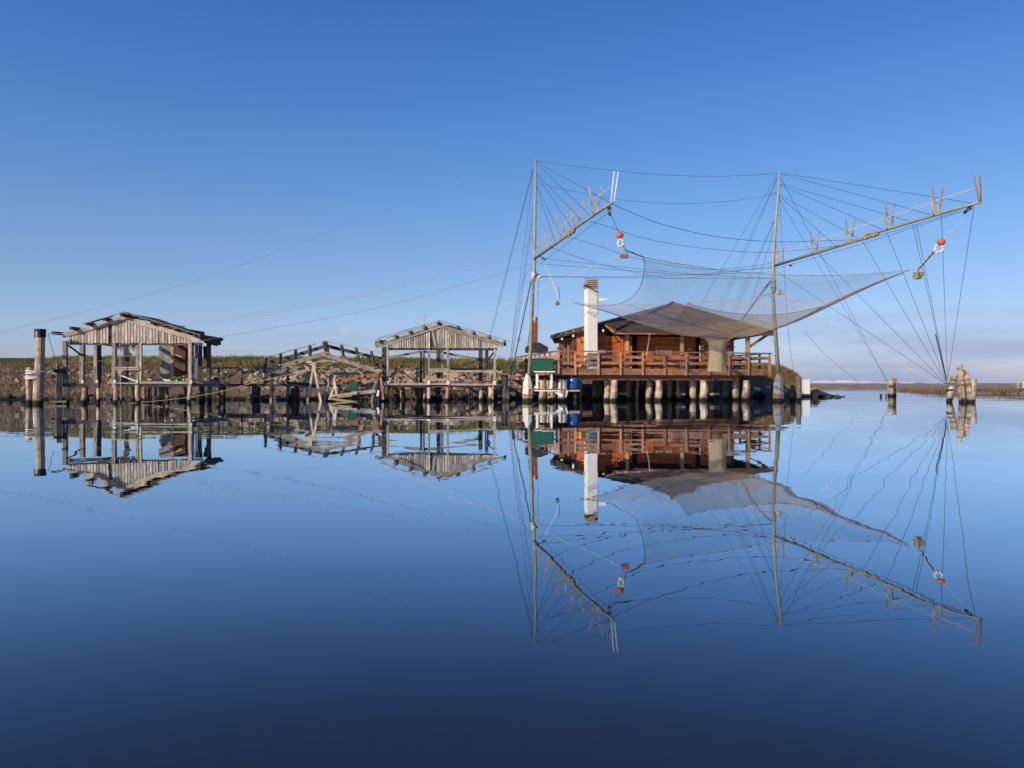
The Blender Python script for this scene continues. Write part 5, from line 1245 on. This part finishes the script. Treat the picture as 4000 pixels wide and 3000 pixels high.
line('cord', [W(188, 1303, 32.3), W(262, 1312, 32.9)], .012, 'rope', 'short pale cord tied from the tallest pile cap to the first hut eave', 'cord')
line('cord', [W(276, 1318, 32.8), W(264, 1370, 32.7), W(244, 1430, 32.8)], .009, 'rope', 'pale cord hanging from the first hut eave to the bracketed pile', 'cord')
line('cord', [W(468, 1343, 32.9), W(470, 1430, 32.9), W(472, 1520, 32.9), W(473, 1560, 32.9)], .012, 'rope', 'frayed pale cord hanging into the water from the first hut gable', 'cord')
line('cord', [W(372, 1432, 32.9), W(368, 1574, 32.9)], .02, 'rusty', 'thin rusty rod hanging beside the third stilt of the first hut', 'rod')
# the long patched rope from the water, across all the huts, up to the net
line('mooring_rope', [G(505, 33.4, .0), W(690, 1558, 32.4), W(850, 1532, 31.7), W(960, 1503, 31), W(1060, 1478, 30.4), W(1220, 1442, 29.5), W(1400, 1386, 28.6)], .008, 'yrope', 'thick straw rope rising out of the water beside the first hut towards the collapsed hut', 'rope')
line('patched_line', [W(1400, 1386, 28.6), W(1510, 1350, 28), W(1730, 1272, 27), W(1770, 1260, 26.8), W(1925, 1207, 26), W(2010, 1176, 25.5), W(2060, 1150, 25.2), W(2200, 1090, 24.4), W(2330, 1035, 23.7), W(2424, 994, 23.1)], .009, 'rope', 'pale knotted line from the collapsed hut across the second hut roof to the iron weight', 'rope')
for k, (px, py, d_) in enumerate(((1800, 1249, 26.6), (1845, 1233, 26.4), (1905, 1213, 26.1), (1970, 1190, 25.7), (2005, 1177, 25.5))): pass
# mast to mast
mid = lambda *a: [W(x, y, z) for x, y, z in a]
cab([mL(629, 6)] + mid((2300, 656, DM - .1), (2560, 681, DM - .1), (2760, 689, DM - .1), (2900, 686, DM - .1)) + [mR(677, -6)], 'dark sagging cable between the two mast tops')
cab([mL(715, 6)] + mid((2230, 745, DM), (2450, 784, DM), (2650, 795, DM), (2850, 786, DM)) + [mR(757, -6)], 'dark sagging cable between the two masts just below their tops')
cab([bl(2391) + V((.03, 0, -.03))] + mid((2450, 823, 24), (2580, 874, 24.6), (2790, 923, 25.5), (3010, 944, 27), (3170, 942, 29)) + [br(3355)], 'dark cable sagging from the pronged boom tip across to the other boom')
cab([bl(2300) + V((.02, 0, -.04))] + mid((2400, 893, 29), (2500, 927, 30), (2640, 955, 30.5), (2800, 975, 31), (3010, 986, 31.5)) + [br(3280)], 'dark cable sagging between the two booms at their middles')
cab([bl(2214) + V((.02, 0, -.04))] + mid((2330, 958, 33), (2500, 1013, 33.5), (2725, 1051, 34.5), (2880, 1046, 36)) + [mR(1028, -5)], 'dark cable sagging from the boom middle to the bowed mast')
cab([bl(2154) + V((.02, 0, -.04))] + mid((2300, 1018, 35), (2500, 1068, 36), (2656, 1088, 36.5), (2850, 1062, 37)) + [mR(1040, -6)], 'dark cable sagging from the inner boom to the bowed mast collar')
cab(mid((2134, 1010, DM - .3), (2300, 1030, 37), (2500, 1050, 37), (2740, 1073, 37)) + [mR(1087, -8)], 'dark cable from the white pulley on the slim mast to the bowed mast')
cab(mid((2114, 1031, DM - .3), (2500, 1060, 37.1), (2700, 1073, 37.1), (2860, 1056, 37.2)) + [mR(1048, -6)], 'dark cable from the slim mast collar to the bowed mast collar')
cab(mid((2110, 1081, DM - .2), (2350, 1085, 37), (2700, 1087, 37)) + [mR(1088, -6)], 'dark level cable between the two masts above the chimney top')
cab(mid((2110, 1080, DM - .25), (2400, 1081, 37.2), (2700, 1074, 37.2)) + [mR(1062, -6)], 'dark cable just above the level one between the two masts')
cab([W(2107, 1032, DM - .2), bl(2374) + V((0, 0, -.22))], 'dark hauling line under the pronged boom of the slim mast', r=.0075)
# bowed mast: guys slanting behind the house roof
for i, (py, px, py2, dd) in enumerate(((680, 2722, 1215, 45.5), (694, 2798, 1216, 45.5), (700, 2812, 1219, 45.5), (860, 2846, 1240, 45), (866, 2860, 1244, 45), (900, 2930, 1197, 44))):
    cab([mR(py, -5), W(px, py2, dd)], f'{("first", "second", "third", "fourth", "fifth", "sixth")[i]} guy from the chimney side, bowed mast down behind the house roof', r=.0075)
# bowed mast: stays to its boom
for py, px, ex in ((676, 3798, 'outermost'), (678, 3645, 'second outermost'), (718, 3562, 'third'), (722, 3455, 'fourth'), (760, 3354, 'fifth'), (764, 3263, 'innermost')):
    cab([mR(py, 6), br(px) + V((0, 0, .05))], f'{ex} dark stay from the bowed mast to its own boom')
# down to the far posts
PP = W(3465, 1492, 52)
cab([mR(690, 6), PP], 'long dark guy from the bowed mast top to the far pair of posts', r=.009); cab([mR(775, 6), PP + V((.05, 0, .05))], 'long dark guy from below the bowed mast top to the far pair of posts', r=.007)
LP = W(3694, 1499, 36.5)
cab([mR(1053, 6), LP], 'dark guy from the bowed mast collar to the leaning post', r=.0085)
for i, (px, o) in enumerate(((3194, 0), (3367, .02), (3464, .04), (3566, .06), (3579, .05), (3678, .08), (3805, .1))):
    cab([br(px) + V((0, 0, -.05)), LP + V((o, 0, .04 * i))], f'{("innermost", "second inner", "third inner", "fourth inner", "fifth inner", "second outer", "outermost")[i]} dark line from the bowed mast boom to the leaning post', r=.0075)
a, b = br(3566), LP; cab([a.lerp(b, .62), b + V((.03, -.03, .1))], 'thick tarred splice on the lines above the leaning post', r=.02)
cab([mR(765, 7), W(3062, 1040, DM), W(3080, 1300, DM + 1), W(3102, 1472, 41)], 'dark line hanging from the bowed mast to the tall post at the embankment end', r=.0075)
cab([W(3140, 1290, 34), W(3230, 1390, 36), W(3352, 1492, 46)], 'faint thin line from the net down towards the horizon greenhouse', r=.006)
line('cord', [W(3058, 1146, 36.9), W(3165, 1210, 36.6), W(3330, 1300, 36.5), W(3500, 1404, 36.5), W(3536, 1428, 36.5), W(3600, 1467, 36.5), W(3692, 1503, 36.5)], .009, 'rope', 'pale spliced cord from the box float to the leaning post', 'cord')
cab([mR(1050, 4), W(3130, 1021, 34.8), W(3400, 943, 28.5), W(3768, 822, 23.6)], 'dark hauling line slung under the boom of the bowed mast', r=.0075); cab([mR(1036, 4), br(3460) + V((0, 0, -.08)), br(3745) + V((0, 0, -.06))], 'second dark line close under the boom of the bowed mast', r=.0075)
# pale lines reeved through the prongs
for j, f_, lb in ((-.12, .5, 'front'), (.12, .5, 'rear')):
    line('reeving_line', [feetL[0] + V((j * .5, 0, .45))] + [p + V((j, 0, .42)) for p in feetL[1:]] + [BLb + V((.02 + j * .1, 0, .52))], .009, 'rope', f'pale {lb} line reeved through the prongs of the slim mast boom', 'rope')
    line('reeving_line', [feetR[0] + V((j, 0, .42))] + [p + V((j, 0, .42)) for p in feetR[1:]] + [BRb + V((-.06 + j * .1, 0, .46))], .009, 'rope', f'pale {lb} line reeved through the prongs of the bowed mast boom', 'rope')

# pulleys, reel and other fittings on the masts
def pulley(px, py, d_, label, mat='whitepaint', ang=.5):
    c = W(px, py, d_); t = empty('pulley_block', c, label, 'pulley')
    x = V((math.cos(ang), 0, -math.sin(ang)))
    MB().beam(c - x * .13, c + x * .13, .13, .06, w2=.06).build('cheek', mat, t); B('hook', 'black', t, c - x * .13, c - x * .24, .035, .03); B('sheave', 'steel', t, c - x * .05 + V((0, -.045, 0)), c + x * .05 + V((0, -.045, 0)), .08, .02)
pulley(2125, 1011, DM - .35, 'white pulley block at the foot of the slim mast boom'); pulley(3086, 1038, 36.2, 'white pulley block at the foot of the bowed mast boom', ang=2.6)
pulley(2381, 826, 23.6, 'dark pulley block under the tip of the slim mast boom', 'black', 1.5); pulley(3778, 822, 23.6, 'dark pulley block under the tip of the bowed mast boom', 'black', 2.4)
pulley(2109, 1086, DM - .3, 'small white pulley beside the brown reel on the slim mast', ang=.9)
t = empty('cable_reel', W(2098, 1075, DM - .2), 'brown cable reel with a white plate on the slim mast', 'reel')
MB().tube([W(2099, 1075, DM - .3), W(2099, 1075, DM - .1)], .09, n=14).build('drum', 'rustw', t); MB().box(W(2083, 1075, DM - .13), .17, .03, .3).build('plate', 'whitepaint', t)

# ------------------------------------------------------------------ the hanging net
def net():
    NL, FL, FR, RR = W(2242, 1184, 36.5), W(2514, 1004, 23.0), W(3553, 1054, 27.5), W(3056, 1146, 36.9)
    t = empty('lift_net', V((8.4, 30, 2.6)), 'huge fine square fishing net hanging slack between the booms and masts over the house front', 'fishing net')
    n = 72; C = V((8.2, 29.8, 2.5))
    cen = (NL + FL + FR + RR) / 4
    pt = lambda u, v: (FL * (1 - u) + FR * u) * (1 - v) + (NL * (1 - u) + RR * u) * v       # v = 0 is the near edge
    def P(u, v):
        p = pt(u, v)
        # rope edges pulled in and sagging
        e = [(v, u, V((0, .5, -.28))), (1 - v, u, V((0, -.5, -.30))), (u, v, V((.95, 0, -.62))), (1 - u, v, V((-.8, 0, -.75)))]
        for q, w, o in e: p = p + o * (4 * w * (1 - w)) * (1 - q) ** 2.2
        b = (math.sin(math.pi * u) * math.sin(math.pi * v))
        b2 = b ** .78
        sag = cen.z - .55 - C.z
        p = p + V(((C.x - cen.x) * b2, (C.y - cen.y) * b2, -sag * b2 - .0 * b))
        p.z += .035 * b * mnoise.noise(V((u * 9, v * 9, 1))) + .05 * b * mnoise.noise(V((u * 3 + 7, v * 3, 4)))
        # creases running to the tube
        return p
    G_ = [[P(i / n, j / n) for j in range(n + 1)] for i in range(n + 1)]
    def sheet(name, mat, keep):
        m = MB(); ids = {}
        def vid(i, j):
            if (i, j) not in ids: ids[(i, j)] = len(m.v); m.v.append(G_[i][j])
            return ids[(i, j)]
        for i in range(n):
            for j in range(n):
                if keep((i + .5) / n, (j + .5) / n):
                    m.face((vid(i, j), vid(i + 1, j), vid(i + 1, j + 1), vid(i, j + 1)), tuple((a / n * 12, b_ / n * 12) for a, b_ in ((i, j), (i + 1, j), (i + 1, j + 1), (i, j + 1))), .5)
        return m.build(name, mat, t, smooth=True)
    hole = lambda u, v: (u - .47) ** 2 + (v - .5) ** 2 < .0012
    inner = lambda u, v: abs(u - .50) < .31 and abs(v - .5) < .31
    sheet('outer_netting', 'net_thin', lambda u, v: not inner(u, v)); sheet('inner_netting', 'net_mid', lambda u, v: inner(u, v) and not hole(u, v))
    # the tube (cod end) hanging from the middle
    c = G_[n // 2][n // 2]; m = MB(); rings = 16; k = 28; top = V((7.98, 29.8, c.z + .10)); bot = V((7.93, 29.7, 1.30))
    for i in range(rings):
        f = i / (rings - 1); cc = top.lerp(bot, f); w = .37 + .42 * max(0, 1 - f * 4.2) ** 2 - .05 * math.sin(f * 3.1); dd = max(.2 + .12 * (1 - f), .9 * w * max(0, 1 - f * 3))
        for j in range(k):
            th = 6.2832 * j / k; cr = 1 + .06 * math.sin(th * 5 + f * 3) + .05 * math.sin(th * 11 - f * 5)
            m.v.append(cc + V((math.cos(th) * w * cr, math.sin(th) * dd * cr, .03 * math.sin(th * 2) * f)))
    for i in range(rings - 1):
        for j in range(k): p = i * k + j; j2 = (j + 1) % k; m.face((p, i * k + j2, (i + 1) * k + j2, p + k), ((j / 8, i / 4), ((j + 1) / 8, i / 4), ((j + 1) / 8, (i + 1) / 4), (j / 8, (i + 1) / 4)), .5)
    m.build('cod_end', 'net_dense', t, smooth=True)
    # edge ropes, seams of the inner panel and a few gathered folds
    def rp(pts, r, name='edge_rope', mat='prope'): MB().tube(pts, r, n=5).build(name, mat, t)
    rp([G_[i][0] for i in range(0, n + 1, 3)], .012); rp([G_[i][n] for i in range(0, n + 1, 3)], .010); rp([G_[0][j] for j in range(0, n + 1, 3)], .013, mat='net_fold'); rp([G_[n][j] for j in range(0, n + 1, 3)], .010)
    i0, i1, j0, j1 = int(.20 * n), int(.80 * n), int(.20 * n), int(.80 * n)
    rp([G_[i][j0] for i in range(i0, i1 + 1, 2)], .009, 'seam', 'net_dense'); rp([G_[i][j1] for i in range(i0, i1 + 1, 2)], .008, 'seam', 'net_dense'); rp([G_[i0][j] for j in range(j0, j1 + 1, 2)], .009, 'seam', 'net_dense'); rp([G_[i1][j] for j in range(j0, j1 + 1, 2)], .009, 'seam', 'net_dense')
    for (ua, va, ub, vb) in ((1, 0, .6, .45), (.97, .06, .62, .55), (1, .03, .7, .3), (.0, 1, .4, .55), (.03, .95, .4, .5), (.0, .97, .3, .62), (.99, .02, .66, .42), (1, .0, .75, .22)):
        pts = []
        for q in range(13):
            f = q / 12; pts.append(P(ua + (ub - ua) * f, va + (vb - va) * f) + V((0, 0, -.02)))
        rp(pts, [.006 + .012 * math.sin(math.pi * q / 12) for q in range(13)], 'fold', 'net_fold')
    return NL, FL, FR, RR
NL, FL, FR, RR = net()

# ------------------------------------------------------------------ buoys, rope rings and weights
def buoy(c, label, r=.155):
    t = empty('buoy', c, label, 'buoy')
    prof = []
    for i in range(13):
        a = -math.pi / 2 + math.pi * i / 12; prof.append((max(.025, r * math.cos(a) ** .8 if math.cos(a) > 0 else .025), r * .86 * math.sin(a)))
    m = MB().lathe(c, prof, n=20); m.build('float', 'buoy', t, smooth=True)
    MB().lathe(c, [(r * 1.0, -.012), (r * 1.035, 0), (r * 1.0, .012)], n=20).build('rib', 'buoy', t); MB().lathe(c + V((0, 0, -r * .95)), [(.03, 0), (.055, .02), (.05, .06)], n=10).build('eye', 'rope', t)
def ring(c, r, label, squash=1.0):
    m = MB(); pts = [c + V((math.cos(i * 6.2832 / 26) * r, .02 * math.sin(i * 2), math.sin(i * 6.2832 / 26) * r * squash)) for i in range(27)]
    m.tube(pts, [.026 + .007 * (i % 2) for i in range(27)], n=6, caps=False)
    tag(m.build('rope_ring', 'rope'), label, 'rope')
B1 = W(2421, 919, 22.5); buoy(B1, 'orange red buoy hanging under the slim mast boom beside its iron weight', .11); ring(W(2424, 950, 22.5), .075, 'small pale rope ring under the buoy of the slim mast boom', 1.4)
B2 = W(3677, 945, 23.7); buoy(B2, 'orange red buoy hanging under the bowed mast boom above a rope ring', .12); ring(W(3668, 970, 24.2), .125, 'pale twisted rope ring under the buoy of the bowed mast boom')
line('buoy_line', [W(2387, 836, 23.2), B1], .009, 'cable', 'dark line holding the buoy under the slim mast boom', 'rope'); line('buoy_line', [W(2432, 955, 22.5), W(2446, 978, 22.7)], .014, 'rope', 'short rope from the buoy ring to the rusty iron weight', 'rope')
line('buoy_line', [W(3766, 850, 23.5), B2], .007, 'rope', 'thin pale line holding the buoy under the bowed mast boom', 'rope')
tw = MB(); p, q = W(3652, 978, 24.4), W(3592, 1046, 26.6)
tw.tube([p.lerp(q, i / 44) + V((math.cos(i * .7) * .012, 0, math.sin(i * .7) * .012)) for i in range(45)], [.034 + .010 * (i % 3 == 0) for i in range(45)], n=7)
tag(tw.build('twisted_rope', 'rope'), 'thick twisted pale rope from the rope ring to the cement weight', 'rope')
line('corner_rope', [FR, W(3588, 1047, 26.7)], .012, 'rope', 'short rope tying the far net corner to the cement weight', 'rope')
tw = MB(); p, q = W(2452, 980, 22.8), FL
for j in range(2): tw.tube([p.lerp(q, i / 20) + V((math.cos(i * 1.2 + j * 3.14) * .016, 0, math.sin(i * 1.2 + j * 3.14) * .016)) for i in range(21)], .013, n=5)
tag(tw.build('twisted_rope', 'rusty'), 'rusty twisted rope from the iron weight to the near net corner', 'rope')
c = W(2441, 1000, 22.8); t = empty('iron_weight', c, 'rusty iron bar weight on a triangular hanger at the near net corner', 'weight')
MB().box(c + V((0, 0, -.01)), .21, .12, .1).build('bar', 'rustw', t); B('hanger', 'rustw', t, c + V((-.09, 0, .03)), c + V((.02, 0, .19)), .02, .02); B('hanger', 'rustw', t, c + V((.09, 0, .03)), c + V((.03, 0, .19)), .02, .02); B('hanger', 'rustw', t, c + V((-.14, 0, .02)), c + V((-.1, 0, -.02)), .07, .06)
c = W(3587, 1074, 26.7); t = empty('cement_weight', c, 'chunky cement block weight hanging at the far net corner', 'weight')
m = MB(); m.box(c + V((-.03, 0, -.02)), .22, .2, .24, rot=.4, tint=.5); m.box(c + V((.1, 0, .03)), .12, .18, .13, rot=.2); m.box(c + V((-.11, 0, .02)), .1, .16, .14, rot=-.2); m.build('block', 'stonew', t); B('eye', 'rustw', t, c + V((0, 0, .1)), c + V((.01, 0, .24)), .03, .03)
c = W(2178, 1186, 36.6); t = empty('small_weight', c, 'small stone weight with an iron eye hanging between the slim mast and the chimney', 'weight')
MB().box(c, .17, .15, .15, rot=.3).build('block', 'stonew', t); B('eye', 'rustw', t, c + V((0, 0, .07)), c + V((0, 0, .17)), .05, .03)
line('corner_rope', [W(2129, 1035, 37), W(2165, 1117, 36.8), W(2178, 1150, 36.7), W(2178, 1178, 36.6)], .014, 'rope', 'pale rope from the slim mast down to the small stone weight', 'rope'); line('corner_rope', [W(2190, 1178, 36.6), W(2215, 1178, 36.5), NL], .012, 'rope', 'short rope from the small stone weight to the net corner by the chimney', 'rope')
line('corner_rope', [W(2183, 1122, 36.6), W(2186, 1170, 36.6)], .014, 'cable', 'dark cord end dangling beside the small stone weight', 'cord')
c = W(3044, 1143, 36.8); t = empty('box_float', c, 'pale box float beside the bowed mast at the net corner', 'float')
MB().box(c, .25, .2, .17, rot=.3).build('block', 'cement', t); B('eye', 'rustw', t, c + V((.03, 0, .08)), c + V((.05, 0, .2)), .03, .03)
line('corner_rope', [W(2950, 1163, 36.9), W(3000, 1150, 36.9), W(3035, 1143, 36.9)], .012, 'rustw', 'brown rope from the rear net edge to the box float', 'rope')

# ------------------------------------------------------------------ posts on the right
t = empty('post_pair', G(3482, 52), 'far pair of pale square posts strapped together in open water', 'mooring post')
MB().beam(G(3479, 52, -.5), W(3478, 1489, 52), .27, .3, tint=.8, segs=3, ragged=.02).build('post', 'pile', t); MB().beam(G(3491, 52.3, -.5), W(3493, 1476, 52.3), .22, .25, tint=.2, segs=3, ragged=.02).build('post', 'pile', t)
for py in (1507, 1512): B('strap', 'black', t, W(3470, py, 51.83), W(3496, py, 51.83), .05, .04)
for px, py, w, lb in ((3441, 1538, .1, 'short dark stub with a twig in open water before the far post pair'), (3461, 1536, .06, 'thin dark stub in open water before the far post pair')):
    m = MB(); m.beam(G(px, 51, -.4), W(px, py, 51), w, w)
    if w > .08: m.beam(W(px + 2, 1546, 51), W(px + 6, 1541, 51), .04, .03)
    tag(m.build('stake', 'darkpile'), lb, 'stake')
d = 36.5; t = empty('leaning_post', G(3710, d), 'stout leaning timber post with green wrapping and dark line hitches', 'mooring post')
MB().log(G(3702, d, -.5), W(3724, 1468, d), .125, .16, n=12, segs=8, lump=.08, bend=.02, tint=.8).build('log', 'pile', t)
for i, py in enumerate((1497, 1501, 1505)): MB().tube([W(3698, py, d) + V((.2 + math.cos(k * .6283) * .185, math.sin(k * .6283) * .185, .01 * math.sin(k))) for k in range(11)], .02, n=5, caps=False).build('hitch', 'hitch' if i else 'cable', t)
for py in (1522, 1526): MB().tube([W(3712, py, d) + V((math.cos(k * .6283) * .165, math.sin(k * .6283) * .165, .015 * math.sin(k))) for k in range(11)], .022, n=5, caps=False).build('hitch', 'black', t)
d = 35.2
t = empty('mooring_post', G(3757, d), 'tallest timber post of the strapped cluster, leaning slightly', 'mooring post', 'strapped cluster of posts')
MB().beam(G(3762, d, -.5), W(3748, 1424, d), .22, .2, tint=.7, segs=4, bow=.02, w2=.17, ragged=.03).build('post', 'pile', t)
t = empty('mooring_post', G(3788, d), 'leaning timber post with a dark knob top in the strapped cluster', 'mooring post', 'strapped cluster of posts')
MB().beam(G(3791, d + .05, -.5), W(3772, 1456, d + .05), .19, .2, tint=.95, segs=4, bow=.02, ragged=.03).build('post', 'pile', t); MB().lathe(W(3762, 1458, d), [(.09, -.08), (.11, 0), (.1, .12), (.05, .17)], n=10).build('knob', 'rustw', t)
for py in (1483, 1501):
    o = MB(); o.tube([W(3764, py, d) + V((math.cos(k * .5236) * .27, math.sin(k * .5236) * .17, .06 * math.cos(k * .5236) + .01)) for k in range(13)], .022, n=5, caps=False)
    tag(o.build('strap', 'rustw'), ('upper' if py < 1490 else 'lower') + ' rusty band strapping the cluster of leaning posts together', 'strap')
t = LOG('mooring_post', 'pile', None, 3802, d, .84 + (1500 - 1482) * d / F, .11, .12, lean=.02, n=10); tag(t, 'short straight timber post standing just outside the strapped cluster', 'mooring post')
for px, py in ((3976, 1494), (3998, 1490)): tag(LOG('stake', 'pale', None, px, 120, .84 + (1500 - py) * 120 / F, .14), 'small distant pale stake beyond the reddish islet', 'stake', 'distant stakes')
# posts and blocks at the end of the embankment
d = 42.5; tag(LOG('mooring_post', 'pile', None, 3119, 38.2, .84 + (1500 - 1471) * 38.2 / F, .125, .12, n=11), 'round timber post standing in water off the embankment end', 'mooring post')
t = LOG('mooring_post', 'darkpile', None, 3097, 38.6, .84 + (1500 - 1505) * 38.6 / F, .12, n=10); tag(t, 'dark stumpy post between the bowed mast and the round timber post', 'mooring post')
c = G(3148, 49.2, 0); m = MB().beam(c + V((0, 0, .2)), c + V((0, 0, .84 + (1500 - 1482) * 49.2 / F)), .4, .36, tint=.6, w2=.37)
tag(m.build('concrete_block', 'whitepaint'), 'upright whitish concrete block on the low stone spit', 'block')
c = W(2958, 1520, 40); tag(MB().tube([c + V((-.17, 0, .05)), c + V((.15, 0, -.03))], .085, n=12).build('plastic_drum', 'lblue'), 'pale plastic drum lying on the bank behind the platform end', 'drum')

for o in bpy.data.objects:
    if '_w' in o: del o['_w']
